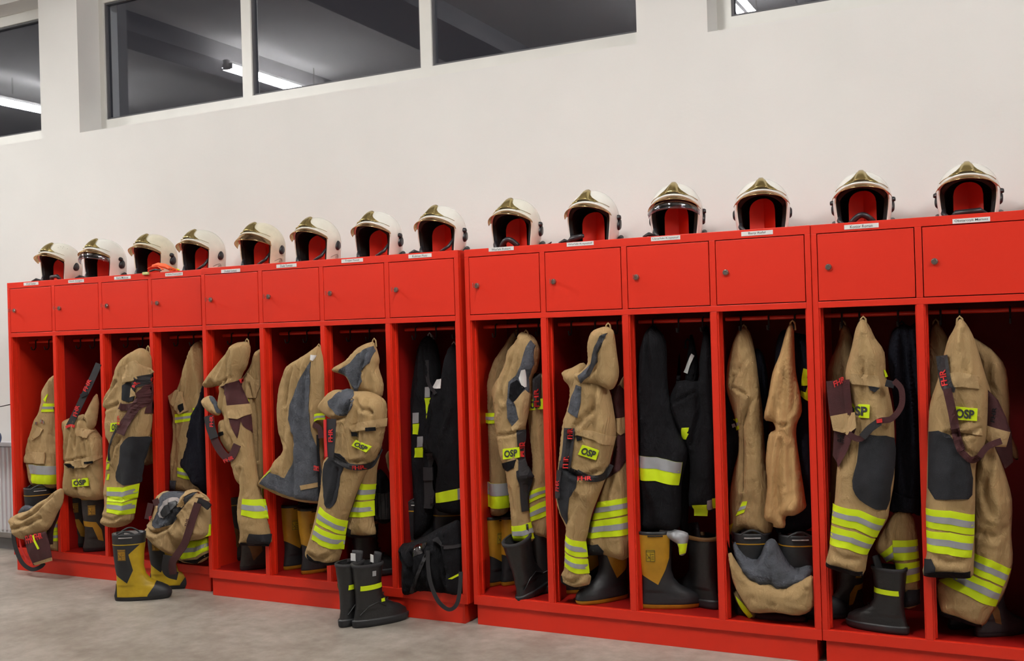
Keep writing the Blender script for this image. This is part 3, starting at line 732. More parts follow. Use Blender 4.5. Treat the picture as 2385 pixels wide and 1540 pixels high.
ql = Cloth(A_((112,952),(150,915),(210,925),(235,900),(180,960),(120,985)), -.05, T=.02, h=.009); ql.mesh('lining', LIN, t)
SP = Cloth(A_((143,1112),(200,1092),(275,1072),(300,1160),(312,1232),(240,1262),(200,1275),(165,1200)), -.125, T=.012, fold=.002, lump=.003, h=.009, smooth=0); SP.mesh('brace_panel', MAR, t)
quadtext(SP, t, 'FHR', A_((158,1100),(198,1090),(205,1135),(165,1145)), REDTX); quadtext(SP, t, 'FHR', A_((210,1088),(252,1080),(258,1112),(218,1125)), REDTX)
patch(SP, 'tan_tab', t, A_((200,1262),(306,1228),(312,1248),(212,1276)), TANL); patch(SP, 'yellow_cord', t, A_((198,1095),(206,1093),(238,1175),(230,1180)), YEL, off=.006)
ribbon('brace_strap', t, [q+(-.11,) for q in A_((92,1035),(80,1100),(98,1190),(135,1265),(190,1300),(240,1285),(262,1262))], 9, WEB)
ribbon('brace_edge', t, [q+(-.113,) for q in A_((112,1080),(122,1160),(150,1225),(178,1262))], 4, REDTX)
ribbon('brace_strap', t, [q+(-.06,) for q in A_((345,900),(330,980),(300,1060),(296,1150))], 15, MAR)
# ---- bay 2
C = Cloth(A_((500,372),(465,382),(402,400),(385,430),(380,500),(368,600),(358,700),(364,790),(388,835),(430,862),(520,884),(600,884),(650,850),(652,700),(632,560),(602,500),(565,450),(540,400)), .10, T=.07, fold=.012, hook=A_((500,330))[0], R=.06,
   crease=[(A_((505,380),(498,470),(500,560)), .012, .010), (A_((420,440),(400,600),(395,760)), .008, .012), (A_((400,655),(480,640),(560,620)), .008, .007)])
t = garment('turnout_trousers', 'tan trousers folded like a sack on a black braces strap, second bay', 'trousers', C, TAN, G)
C2 = Cloth(A_((520,420),(500,395),(530,330),(575,250),(590,290),(590,340),(572,440),(525,482),(500,450)), .055, T=.02, fold=.010, h=.010)
C2.mesh('waist_flap', TANL, t)
patch(C, 'belt_tab', t, A_((470,452),(527,472),(527,514),(466,502)), TANL, off=.012, thick=.008)
patch(C, 'pocket_flap', t, A_((400,655),(480,648),(560,618),(606,622),(575,650),(520,690),(455,692)), TANL, off=.014, thick=.010)
patch(C, 'hook_tape', t, A_((515,655),(566,650),(566,664),(517,668)), BLK, off=.017); patch(C, 'pocket_black_patch', t, A_((412,665),(455,683),(452,697),(425,690)), BLK, off=.016)  # plain black patches at the pocket flap
badge(C, t, A_((432,763),(525,752),(527,800),(435,807)))
S = [q+(.0,) for q in A_((590,70),(560,140),(525,215),(488,290),(450,370),(412,445))]
ribbon('brace_strap', t, S, 15, WEB)
quadtext(None, t, 'FHR', A_((497,225),(527,160),(545,172),(517,238)), REDTX, y=-.004); quadtext(None, t, 'FHR', A_((436,378),(452,318),(474,326),(458,386)), REDTX, y=-.004)
ribbon('buckle', t, [q+(-.005,) for q in A_((520,245),(480,265))], 9, BPL, thick=.008)
ribbon('brace_end', t, [q+(-.005,) for q in A_((392,450),(420,440),(445,446))], 6, REDTX)
# ---- bay 3
CB = Cloth(A_((865,420),(920,380),(945,420),(948,640),(915,665),(860,660)), .25, T=.05)
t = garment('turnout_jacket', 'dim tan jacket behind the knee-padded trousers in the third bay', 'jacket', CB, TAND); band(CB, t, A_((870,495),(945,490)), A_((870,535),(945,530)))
C = Cloth(A_((790,0),(745,35),(712,90),(702,140),(682,190),(640,262),(630,322),(655,345),(648,420),(652,510),(672,545),(652,640),(640,740),(630,830),(640,900),(632,980),(640,1036),(700,1050),(785,1018),(805,950),(830,795),(852,660),(882,560),(897,480),(908,380),(905,200),(900,30),(870,-15),(830,-22)), -.06, T=.055, Tb=.03, fold=.014, hook=A_((850,-90))[0], R=.05,
   crease=[(A_((740,175),(700,230),(640,320)), .012, .010), (A_((655,345),(700,330),(760,300)), .010, .009), (A_((770,505),(720,560),(700,640)), .008, .010), (A_((650,860),(730,880),(820,870)), .006, .007), (A_((640,975),(720,1000),(800,960)), .008, .010)])
t = garment('turnout_trousers', 'tan trousers with big dark knee pad and covered badge, hung out of the third bay', 'trousers', C, TAN, G); hang(C, t, 345, 815)
patch(C, 'waist_flap', t, A_((735,95),(775,70),(820,50),(892,122),(850,160),(800,172),(742,182)), TANL, off=.016, thick=.012)
patch(C, 'lining', t, A_((732,200),(760,182),(815,185),(800,290),(768,300),(730,285)), KNEE, off=.004)
patch(C, 'knee_pad', t, A_((775,508),(830,505),(882,515),(877,560),(855,610),(842,632),(850,655),(832,690),(832,745),(800,785),(745,797),(702,770),(697,720),(715,665),(720,590),(742,535)), KNEE, smooth=2, off=.007, thick=.006)
badge(C, t, A_((663,425),(722,418),(722,472),(660,477)), inset=(.16, .14))
ribbon('brace_strap', t, A_((885,205),(850,290),(800,370),(760,430),(735,490)), 21, MAR, C=C, off=.022)
ribbon('brace_strap', t, A_((880,190),(885,270),(880,370)), 17, MAR, C=C, off=.010)
ribbon('brace_strap', t, A_((720,320),(760,330),(800,325)), 16, MAR, C=C, off=.010)
ribbon('brace_strap', t, A_((895,150),(860,165),(815,205)), 19, WEB, C=C, off=.020)
quadtext(C, t, 'FHR', A_((808,205),(825,175),(850,185),(832,215)), REDTX, off=.0245); quadtext(C, t, 'FHR', A_((866,165),(885,150),(893,165),(875,180)), REDTX, off=.0245)
quadtext(C, t, 'FHR', A_((722,430),(722,380),(740,380),(740,430)), REDTX, off=.0265)
patch(C, 'tan_tab', t, A_((800,212),(835,258),(792,270)), TANL, off=.022)
ribbon('cord', t, A_((700,465),(675,520),(660,580),(655,650)), 4, WEB, C=C, off=.010)
band(C, t, A_((640,808),(735,812),(832,786)), A_((640,892),(730,900),(818,872)), fr=(.30, .62)); band(C, t, A_((640,897),(730,905),(818,880)), A_((638,958),(730,974),(803,965)), fr=(.22, .62))
for z_ in (620, 668, 730): patch(C, 'side_stripe', t, A_((645,z_),(656,z_),(650,z_+35),(636,z_+35)), YEL)
# ---- bay 4
C = Cloth(A_((1168,-50),(1145,0),(1112,80),(1085,180),(1060,225),(1015,260),(1028,330),(1048,385),(1050,480),(1040,560),(1020,650),(1015,770),(1030,826),(1100,838),(1180,850),(1238,810),(1238,300),(1212,-40)), .24, T=.05, fold=.014, hook=A_((1185,-110))[0],
   crease=[(A_((1150,20),(1120,150),(1095,300)), .010, .010), (A_((1085,430),(1075,600),(1060,760)), .012, .010)])
t = garment('turnout_jacket', 'tan jacket with ribbed grey cuff behind a dark shirt in the fourth bay', 'jacket', C, TAN, G); hang(C, t, 455, 803)
patch(C, 'collar_flap', t, A_((1015,262),(1060,226),(1098,240),(1134,350),(1082,372),(1040,320)), TANL, off=.016, thick=.01)
patch(C, 'hook_tape', t, A_((1075,320),(1116,304),(1127,342),(1090,360)), BLK, off=.020)
band(C, t, A_((1048,372),(1150,362)), A_((1052,425),(1150,410))); band(C, t, A_((1062,690),(1180,705)), A_((1062,745),(1180,772))); patch(C, 'tab', t, A_((1152,335),(1170,335),(1168,360),(1155,358)), YEL)
patch(C, 'ribbed_cuff', t, A_((1014,768),(1056,768),(1053,822),(1012,822)), LIN, off=.008)
C = Cloth(A_((1240,180),(1195,300),(1152,380),(1122,480),(1098,580),(1080,660),(1095,700),(1140,740),(1162,790),(1200,812),(1245,812)), .15, T=.045, fold=.016, hook=A_((1225,90))[0])
t = garment('work_jacket', 'plain dark navy jacket hanging before the tan one, fourth bay', 'jacket', C, NAVY); hang(C, t, *A_((1225,222))[0], m=NAVY)
C = Cloth(A_((1190,832),(1150,820),(1100,852),(1000,830),(952,850),(942,890),(928,960),(895,1030),(874,1090),(920,1132),(985,1192),(1052,1212),(1075,1150),(1130,1130),(1200,1120),(1256,1080),(1258,940),(1244,880)), -.075, T=.07, Tb=.03, fold=.010, lump=.018, R=.07, fa=20, ang=.7,
   crease=[(A_((895,1040),(970,1075),(1050,1040),(1100,960),(1190,850)), .018, .010), (A_((1060,1060),(1060,1200)), .010, .008)])
t = garment('turnout_trousers', 'tan trousers bunched round boot tops, grey lining showing, spilling from the fourth bay', 'trousers', C, TANL)
patch(C, 'lining', t, A_((962,865),(1000,835),(1100,835),(1150,845),(1095,920),(1055,1000),(1000,1040),(925,1052),(912,1015),(945,950)), LIN, off=.004, smooth=2)
patch(C, 'boot_felt', t, A_((955,965),(985,892),(1030,868),(1075,878),(1072,905),(1010,950),(985,992)), GREYF, off=.014, smooth=2, thick=.010)
patch(C, 'boot_collar', t, A_((975,955),(1000,915),(1060,885),(1075,912),(1030,960),(990,985)), RUBB, off=.022, smooth=2, thick=.010)
ribbon('waist_edge', t, A_((1090,925),(1105,860),(1150,830),(1185,850),(1200,900)), 8, TANL, C=C, off=.02, thick=.012)
C2 = Cloth(A_((1060,1115),(1130,1125),(1256,1100),(1256,1215),(1180,1265),(1085,1250),(1065,1200)), -.02, T=.05, lump=.02); C2.mesh('trouser_leg', TAN, t)
band(C2, t, A_((1066,1120),(1160,1130),(1256,1105)), A_((1086,1240),(1170,1225),(1256,1175)), fr=(.42, .68)); patch(C2, 'hem', t, A_((1088,1250),(1180,1240),(1256,1190),(1256,1215),(1180,1265)), BLK)
badge(C, t, A_((1215,1050),(1256,1030),(1256,1098),(1213,1110)), inset=(.16, .14))
ribbon('brace_strap', t, [q+(-.16,) for q in A_((1182,905),(1150,1000),(1125,1080),(1100,1150),(1060,1210),(1030,1260),(1035,1330))], 17, MAR)
ribbon('brace_end', t, [q+(-.15,) for q in A_((1000,1215),(990,1290),(1010,1325),(1060,1340))], 19, WEB)
for q in ((1000,1232),): quadtext(None, t, 'FHR', A_((1100,1040),(1112,990),(1132,996),(1120,1046)), MAR, y=-.165)
for a_, b_ in (((900,905),(880,1000)), ((925,880),(945,935))): ribbon('brace_strap', t, [q+(-.13,) for q in A_(a_, b_)], 14, MAR)
quadtext(None, t, 'F', A_((890,985),(905,980),(908,1005),(893,1008)), REDTX, y=-.135); ribbon('buckle', t, [q+(-.15,) for q in A_((1180,890),(1215,905),(1248,930))], 14, BPL, thick=.01)
# ---- bay 5
C = Cloth(B_((290,145),(250,155),(215,205),(150,280),(92,350),(62,412),(105,418),(175,412),(165,520),(200,600),(215,680),(262,740),(245,850),(275,960),(302,1020),(292,1090),(284,1170),(292,1280),(284,1350),(330,1358),(458,1350),(462,1300),(440,1200),(430,1140),(402,1040),(385,950),(372,850),(352,700),(345,560),(320,480),(280,430),(290,350),(320,290),(340,200),(328,148)), -.065, T=.06, Tb=.03, fold=.013, hook=B_((300,60))[0], R=.05,
   crease=[(B_((265,150),(268,250),(262,350)), .010, .008), (B_((70,405),(130,412),(180,410),(265,355)), .012, .008), (B_((330,900),(310,1000),(300,1060)), .010, .012), (B_((380,960),(350,1060)), .006, .010)])
t = garment('turnout_trousers', 'tan hooded trousers leg with maroon waist panel, hung out of the fifth bay', 'trousers', C, TAN, G); hang(C, t, *B_((300,152))[0])
patch(C, 'waist_panel', t, B_((176,412),(230,385),(282,362),(292,410),(322,480),(335,520),(205,525),(198,470)), MAR, off=.006)
patch(C, 'waist_panel', t, B_((215,600),(285,600),(345,560),(350,690),(300,650),(285,610),(268,720),(235,660)), MAR, off=.005)
patch(C, 'tan_tab', t, B_((205,525),(326,515),(330,575),(270,606),(212,598)), TANL, off=.012, thick=.008)
quadtext(C, t, 'FHR', B_((240,372),(280,362),(285,382),(245,395)), REDTX, off=.011)
CF = Cloth(B_((50,495),(90,468),(125,478),(165,560),(150,585),(110,575),(72,545)), -.11, T=.03, h=.010); CF.mesh('cuff', TANL, t); patch(CF, 'cuff_lining', t, B_((98,472),(122,478),(160,555),(142,572),(120,520)), LIN, off=.005, smooth=2)
ribbon('brace_strap', t, [q+(-.14,) for q in B_((95,585),(115,690),(140,760),(185,825),(225,835),(262,760))], 18, MAR)
ribbon('brace_strap', t, [q+(-.145,) for q in B_((90,590),(100,650),(125,720))], 20, WEB); quadtext(None, t, 'FHR', B_((98,650),(98,590),(118,590),(118,650)), REDTX, y=-.15)
quadtext(None, t, 'FHR', B_((180,850),(235,825),(240,845),(190,868)), REDTX, y=-.15)
C2 = Cloth(B_((150,640),(170,612),(215,620),(262,735),(225,812),(165,735)), -.10, T=.02, h=.01); C2.mesh('pocket', TAN, t); patch(C2, 'hook_tape', t, B_((148,690),(178,680),(182,700),(155,712)), BLK)
band(C, t, B_((297,1083),(405,1093)), B_((286,1180),(438,1205)), fr=(.34, .64))
patch(C, 'cuff_guard', t, B_((338,1292),(455,1298),(462,1345),(458,1356),(332,1358),(330,1310)), KNEE, off=.007); patch(C, 'hem', t, B_((286,1345),(458,1350),(456,1366),(284,1362)), BLK, off=.008)
C = Cloth(B_((425,180),(385,195),(368,230),(350,290),(290,378),(270,420),(320,480),(345,560),(355,680),(368,800),(392,900),(402,960),(418,1040),(440,1130),(470,1130),(462,900),(445,500),(440,200)), .04, T=.05, fold=.010, hook=B_((410,90))[0], crease=[(B_((375,400),(400,600),(415,850)), .010, .010)], clampx=CLX(1.66))
t = garment('turnout_jacket', 'tan jacket with folded collar along the right side of the fifth bay', 'jacket', C, TAN, G)
patch(C, 'collar_flap', t, B_((272,420),(330,330),(372,370),(410,372),(380,480),(330,480)), TANL, off=.010, thick=.008)
for a_ in ((320,485,352,570),(412,1025,440,1125)): patch(C, 'side_stripe', t, B_((a_[0],a_[1]),(a_[0]+12,a_[1]),(a_[2],a_[3]),(a_[2]-14,a_[3])), YEL)
# ---- bay 6
C = Cloth(B_((715,190),(640,240),(572,282),(545,340),(520,420),(508,520),(510,600),(522,700),(545,790),(492,850),(472,890),(432,935),(388,1000),(450,1032),(540,1075),(640,1100),(720,1110),(765,1100),(775,1000),(785,700),(790,400),(780,230),(750,170)), -.05, T=.05, Tb=.03, fold=.010, hook=B_((735,110))[0], R=.05,
   crease=[(B_((640,245),(600,400),(580,520)), .012, .008), (B_((520,700),(590,760)), .008, .010), (B_((625,700),(630,1060)), .008, .012)])
t = garment('turnout_jacket', 'open tan jacket turned to show its dark quilted lining, sixth bay', 'jacket', C, TAN, G); hang(C, t, *B_((735,185))[0])
patch(C, 'lining', t, B_((702,262),(662,330),(612,430),(580,520),(570,610),(590,690),(607,760),(592,880),(548,960),(452,920),(397,992),(480,1030),(580,1070),(645,1088),(748,1098),(760,1000),(745,800),(705,680),(692,560),(700,430),(716,300)), LIN, off=.005)
patch(C, 'lining_tab', t, B_((643,1003),(745,985),(749,1012),(650,1030)), TANL, off=.010); patch(C, 'side_stripe', t, B_((412,962),(452,922),(470,912),(430,950)), YEL, off=.008)
patch(C, 'white_label', t, B_((710,222),(726,226),(722,258),(708,252)), PAPER, off=.012)
C = Cloth(B_((800,190),(760,200),(732,240),(706,318),(712,378),(738,400),(740,450),(702,560),(695,620),(718,700),(742,760),(737,900),(750,1050),(800,1050)), -.10+.0, T=.03, Tb=.015, fold=.008, h=.011, clampx=CLX(2.0), R=.03)
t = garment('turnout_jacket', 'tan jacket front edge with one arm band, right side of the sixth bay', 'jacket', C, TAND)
band(C, t, B_((690,590),(740,572),(790,570)), B_((700,636),(742,612),(790,610))); ribbon('brace_strap', t, B_((720,640),(760,660),(770,720)), 12, MAR, C=C); patch(C, 'zip', t, B_((738,700),(752,700),(758,1090),(750,1090)), BLK)
quadtext(C, t, 'FHR', B_((725,910),(725,880),(755,890),(755,915)), REDTX, off=.006)
# ---- bay 7
C = Cloth(B_((1120,790),(1100,900),(1094,1000),(1080,1100),(1080,1210),(1090,1302),(1000,1312),(922,1302),(925,1190),(960,1060),(1020,880)), -.05, T=.05, Tb=.02, fold=.010)
CR = C
C = Cloth(B_((950,440),(870,430),(825,440),(782,485),(755,530),(775,572),(840,612),(868,622),(852,700),(840,800),(790,850),(776,1000),(755,1120),(728,1240),(700,1340),(682,1410),(720,1460),(800,1478),(862,1468),(888,1400),(905,1310),(922,1210),(985,1030),(1040,920),(1110,820),(1150,650),(1158,570),(1150,500),(1100,460),(1040,440)), -.13, T=.065, Tb=.03, fold=.010, R=.06, hook=B_((1050,300))[0],
   crease=[(B_((760,560),(840,610),(940,590),(980,500)), .014, .009), (B_((905,900),(890,1000),(860,1110)), .010, .010), (B_((1000,870),(960,1000),(930,1150)), .008, .014), (B_((720,1400),(790,1440),(870,1400)), .010, .012), (B_((1010,480),(1050,540),(1110,560)), .010, .01), (B_((860,820),(960,860),(1060,850)), .008, .01)])
t = garment('turnout_trousers', 'large tan trousers with four reflective bands hanging out over the black boots', 'trousers', C, TAN, G)
CR.mesh('trouser_leg', TAN, t)
patch(C, 'waist_lining', t, B_((950,428),(895,432),(832,480),(805,500),(820,540),(850,575),(900,590),(942,550),(965,490)), LIN, off=.004, smooth=2)
patch(C, 'knee_pad', t, B_((842,805),(906,838),(900,900),(880,950),(868,1040),(855,1100),(818,1140),(787,1112),(777,1000),(786,870)), KNEE, off=.006, smooth=2)
ribbon('brace_strap', t, [q+(-.215,) for q in B_((826,605),(822,700),(812,835))], 21, WEB); ribbon('brace_edge', t, [q+(-.218,) for q in B_((786,610),(788,720),(794,832))], 6, REDTX)
quadtext(None, t, 'FHR', B_((808,740),(808,668),(832,668),(832,740)), REDTX, y=-.219)
ribbon('brace_strap', t, B_((845,835),(905,870),(960,893),(1060,885),(1100,830),(1125,780)), 14, WEB, C=C, off=.012); quadtext(C, t, 'FHR', B_((960,885),(1030,880),(1032,903),(962,908)), REDTX, off=.0165)
badge(C, t, B_((972,732),(1065,772),(1035,806),(947,765)))
patch(C, 'pocket_flap', t, B_((938,650),(1000,625),(1155,600),(1146,650),(1050,668),(960,682)), TANL, off=.014, thick=.010)
patch(C, 'hook_tape', t, B_((1040,656),(1096,653),(1096,675),(1042,678)), BLK, off=.018); patch(C, 'hook_tape', t, B_((950,682),(988,690),(990,712),(955,708)), BLK, off=.012)
band(C, t, B_((757,1130),(835,1190),(920,1216)), B_((735,1222),(820,1270),(907,1300)), fr=(.40, .72)); band(C, t, B_((730,1240),(815,1285),(903,1306)), B_((708,1325),(790,1372),(885,1390)), fr=(.34, .64))
band(CR, t, B_((1005,993),(1096,993)), B_((970,1088),(1084,1084))); band(CR, t, B_((968,1100),(1082,1092)), B_((932,1192),(1076,1186)))
patch(CR, 'cuff_guard', t, B_((918,1250),(945,1268),(945,1304),(915,1300)), KNEE, off=.006); patch(CR, 'hem', t, B_((922,1296),(1000,1303),(1090,1296),(1090,1312),(1000,1318),(922,1310)), BLK, off=.006)
patch(C, 'hem', t, B_((682,1412),(722,1452),(800,1468),(862,1458),(862,1474),(800,1484),(716,1468),(678,1420)), BLK, off=.004)
C = Cloth(B_((1062,146),(980,182),(920,250),(825,312),(900,345),(935,380),(950,430),(985,475),(1040,452),(1120,482),(1138,400),(1110,300),(1114,250),(1090,165)), -.085, T=.045, Tb=.02, fold=.012, hook=B_((1070,60))[0], R=.05, crease=[(B_((1070,200),(1040,300),(1000,400)), .010, .008)])
t = garment('turnout_jacket', 'tan hood with grey lining folded open above the large banded trousers', 'jacket', C, TAN, G); hang(C, t, *B_((1070,152))[0])
patch(C, 'lining', t, B_((1062,170),(980,220),(940,270),(868,325),(922,355),(948,405),(975,455),(1010,380),(1002,320),(1058,272),(1072,200)), LIN, off=.005, smooth=1)
C = Cloth(B_((1105,910),(1150,935),(1178,1000),(1186,1150),(1172,1222),(1112,1226),(1088,1150),(1085,1050)), .10, T=.035, h=.009, fold=.008, lump=.015)
t = garment('work_gloves', 'black leather gloves hanging beside the large banded trousers', 'gloves', C, BLK)
for k_ in range(4): ribbon('finger', t, B_((1095+k_*22,1050),(1098+k_*22,1140),(1102+k_*20,1205)), 7, LEA, C=C, off=.010, thick=.010)
C = Cloth(B_((1150,820),(1188,800),(1196,960),(1165,900)), .16, T=.03, h=.01); t = garment('turnout_jacket', 'sliver of tan sleeve above the black gloves, seventh bay', 'jacket', C, TAND)
# ---- bay 8
C = Cloth(C_((600,85),(560,130),(540,250),(510,380),(490,480),(478,600),(480,750),(478,900),(492,1010),(520,1060),(600,1010),(640,900),(655,700),(645,500),(665,300),(645,130)), .26, T=.05, fold=.014, hook=C_((600,40))[0])
t = garment('fire_jacket', 'long black jacket with small silver and yellow tags, left in the eighth bay', 'jacket', C, BLK, G); hang(C, t, *C_((598,92))[0], m=GREYF)
for q in [((530,450),(558,448),(558,497),(530,500),SIL),((530,503),(560,500),(555,552),(530,550),YEL),((552,562),(578,560),(578,608),(550,612),SIL),((540,615),(580,612),(578,660),(538,660),YEL),((588,328),(611,326),(611,375),(588,378),SIL),((586,380),(620,378),(622,440),(600,510),YEL)]:
    patch(C, 'reflective_tag', t, C_(*q[:4]), q[4])
quadtext(C, t, 'A1', C_((592,450),(610,450),(610,462),(594,462)), INK)
C = Cloth(C_((712,128),(682,200),(662,300),(622,360),(602,440),(592,530),(582,620),(620,650),(650,700),(640,800),(640,900),(700,925),(765,920),(768,800),(765,500),(758,250),(740,140)), .15, T=.05, fold=.012, hook=C_((712,70))[0], crease=[(C_((620,370),(640,450),(620,560)), .012, .008)], clampx=CLX(2.8))
t = garment('fire_jacket', 'black jacket with one broad yellow band and white label, right in the eighth bay', 'jacket', C, BLK, G); hang(C, t, *C_((712,135))[0], m=GREYF)
o = patch(C, 'reflective_band', t, C_((638,828),(700,815),(752,806),(755,858),(700,868),(640,875)), YEL); patch(C, 'silver_strip', o, C_((740,808),(765,806),(765,856),(742,860)), SIL, off=.005)
patch(C, 'white_label', t, C_((622,335),(645,292),(667,288),(662,334)), PAPER, off=.006)
ribbon('harness_strap', t, C_((605,640),(606,760),(608,850),(605,900)), 20, WEB, C=C, off=.008); ribbon('harness_strap', t, C_((600,200),(605,300),(640,360)), 8, WEB, C=C, off=.008)
bk = ribbon('buckle', t, C_((609,704),(610,766)), 22, BPL, C=C, off=.018, thick=.010)
C = Cloth(C_((480,1068),(520,1060),(590,1030),(640,1000),(700,972),(742,955),(756,990),(765,1050),(772,1120),(766,1200),(770,1300),(700,1306),(600,1292),(505,1310),(486,1250),(490,1150),(472,1100)), -.02, T=.08, Tb=.05, fold=.02, lump=.03, R=.08, fa=22, h=.011,
   crease=[(C_((500,1100),(560,1180),(540,1290)), .014, .010), (C_((640,1010),(700,1100),(720,1240)), .014, .010), (C_((580,1050),(650,1130),(620,1280)), .010, .010)])
t = garment('kit_bag', 'crumpled black kit bag at the foot of the eighth bay', 'bag', C, BLK)
ribbon('carry_strap', t, [q+(-.125,) for q in C_((600,1100),(602,1180),(615,1260),(650,1340),(700,1378),(738,1350),(752,1270),(755,1200))], 9, WEB); ribbon('carry_strap', t, C_((600,1110),(560,1200),(525,1300)), 8, WEB, C=C); ribbon('carry_strap', t, C_((640,1040),(690,1080),(768,1080)), 8, WEB, C=C)
patch(C, 'clear_pocket', t, C_((510,1105),(550,1070),(598,1060),(580,1110),(530,1128)), VCLR, off=.006); patch(C, 'yellow_edge', t, C_((712,1226),(745,1205),(748,1215),(716,1234)), YEL)
# ---- bay 9
C = Cloth(D_((270,70),(230,130),(182,200),(150,280),(135,350),(112,420),(105,540),(118,590),(125,700),(118,830),(110,940),(106,975),(160,986),(215,985),(252,930),(255,700),(260,300),(300,90)), .25, T=.045, fold=.010, hook=D_((270,20))[0])
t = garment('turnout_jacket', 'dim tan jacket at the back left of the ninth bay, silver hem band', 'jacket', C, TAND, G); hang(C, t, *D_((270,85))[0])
band(C, t, D_((118,476),(200,474)), D_((110,528),(200,526))); band(C, t, D_((119,818),(250,824)), D_((110,940),(250,946)), fr=(0, .5))
C = Cloth(D_((350,285),(400,275),(440,300),(452,700),(455,1070),(425,1095),(378,1090),(352,1020),(345,900),(362,800),(365,700),(352,600),(340,480),(342,350)), .18, T=.05, fold=.010, clampx=CLX(3.3))
t = garment('turnout_trousers', 'tan trousers right in the ninth bay, badge half covered by braces', 'trousers', C, TAN, G)
badge(C, t, D_((343,410),(418,403),(420,455),(345,463)), inset=(.14, .14)); ribbon('brace_strap', t, D_((392,278),(392,350),(396,440)), 17, WEB, C=C, off=.020); quadtext(C, t, 'FHR', D_((385,440),(382,358),(404,356),(407,438)), REDTX, off=.0245)
band(C, t, D_((348,868),(390,850),(452,835)), D_((350,925),(400,900),(452,882))); band(C, t, D_((350,950),(400,922),(452,905)), D_((352,1018),(400,1002),(452,980)))
C = Cloth(D_((330,75),(302,75),(280,120),(240,165),(230,220),(200,290),(163,360),(175,440),(180,530),(190,600),(205,690),(230,760),(250,900),(262,1030),(272,1110),(320,1118),(372,1105),(352,1000),(340,900),(345,820),(372,790),(340,740),(325,680),(332,600),(332,540),(345,470),(358,430),(365,300),(388,260),(402,170),(375,100)), .03, T=.05, fold=.010, hook=D_((340,30))[0], R=.045,
   crease=[(D_((240,220),(225,330),(240,420)), .010, .009), (D_((190,585),(260,580),(320,560)), .010, .007), (D_((270,850),(290,960)), .008, .010)])
t = garment('turnout_jacket', 'tan jacket folded open over its trousers, badge low on the left, ninth bay', 'jacket', C, TAN, G); hang(C, t, *D_((320,85))[0])
patch(C, 'lining', t, D_((355,112),(332,150),(312,220),(282,290),(247,320),(237,420),(240,500),(265,542),(310,508),(302,440),(340,370),(342,300),(372,230),(372,140)), LIN, off=.005)
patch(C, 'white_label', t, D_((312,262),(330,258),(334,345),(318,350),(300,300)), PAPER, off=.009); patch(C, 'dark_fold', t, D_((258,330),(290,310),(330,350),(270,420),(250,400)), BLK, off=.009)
patch(C, 'placket', t, D_((275,420),(330,360),(345,385),(335,470),(318,540),(280,570),(262,545),(300,505)), TANL, off=.010)
badge(C, t, D_((217,655),(298,645),(300,697),(218,707))); patch(C, 'pocket_black_patch', t, D_((208,728),(285,706),(272,748),(240,766),(216,752)), BLK, off=.004)  # plain black flap below the badge
ribbon('brace_strap', t, D_((306,560),(312,640),(316,720),(322,800),(325,900),(332,965)), 17, WEB, C=C, off=.010); quadtext(C, t, 'FHR', D_((304,690),(302,620),(322,620),(324,690)), REDTX, off=.0145)
patch(C, 'knee_pad', t, D_((285,765),(330,745),(372,790),(348,870),(340,900),(310,860)), KNEE, off=.005)
band(C, t, D_((258,1038),(310,1035),(356,1018)), D_((270,1112),(320,1115),(372,1100)))
# ---- bay 10
C = Cloth(D_((800,320),(762,400),(778,500),(762,700),(705,870),(660,1000),(635,1100),(640,1180),(718,1182),(852,1192),(862,900),(850,700),(850,400),(830,290)), .05, T=.055, fold=.010, crease=[(D_((790,640),(770,800),(750,900)), .012, .012)], clampx=CLX(3.7))
CR = C
C = Cloth(D_((512,272),(560,250),(620,225),(660,280),(740,340),(775,500),(780,590),(755,700),(737,780),(702,870),(660,980),(640,1080),(630,1120),(638,1200),(642,1270),(656,1292),(640,1338),(575,1350),(516,1320),(508,1280),(524,1240),(528,1100),(532,1040),(505,980),(485,900),(490,800),(500,700),(508,600),(520,510),(542,440),(552,350),(528,320)), -.03, T=.065, Tb=.04, fold=.010, hook=D_((640,120))[0], R=.06,
   crease=[(D_((590,560),(560,740),(620,790)), .010, .010), (D_((700,345),(690,450),(600,540)), .012, .012), (D_((600,880),(570,1000)), .008, .012), (D_((520,1290),(580,1310),(645,1280)), .010, .010), (D_((590,770),(650,785),(735,750)), .010, .010)])
t = garment('turnout_trousers', 'bulky tan trousers with tilted badge and black braces, tenth bay', 'trousers', C, TAN, G)
CR.mesh('trouser_leg', TAN, t)
patch(CR, 'waist_panel', t, D_((755,360),(800,335),(840,380),(840,490),(780,505)), MAR); patch(CR, 'tan_tab', t, D_((778,502),(845,494),(845,560),(805,586),(782,562)), TANL, off=.008); patch(CR, 'waist_panel', t, D_((790,585),(850,570),(850,690),(800,760),(740,800),(765,690)), MAR, off=.004)
band(CR, t, D_((688,918),(850,893)), D_((655,1008),(855,975)), fr=(.32, .62)); band(CR, t, D_((655,1014),(855,985)), D_((634,1098),(858,1078)), fr=(.34, .66))
patch(CR, 'cuff_guard', t, D_((634,1130),(690,1130),(720,1165),(716,1184),(640,1184)), KNEE, off=.006)
patch(C, 'lining', t, D_((582,335),(608,345),(605,425),(590,500),(540,468),(556,400)), LIN, off=.005)
patch(C, 'knee_pad', t, D_((502,712),(540,735),(592,762),(580,850),(548,900),(535,1030),(510,990),(488,900),(492,800)), KNEE, off=.005, smooth=1)
patch(C, 'pocket_flap', t, D_((580,582),(620,560),(700,575),(778,592),(755,640),(620,592)), TANL, off=.008, thick=.008); patch(C, 'pocket_tape', t, D_((582,588),(612,595),(612,610),(590,615)), BLK, off=.008)
badge(C, t, D_((612,635),(698,662),(680,710),(592,682)))
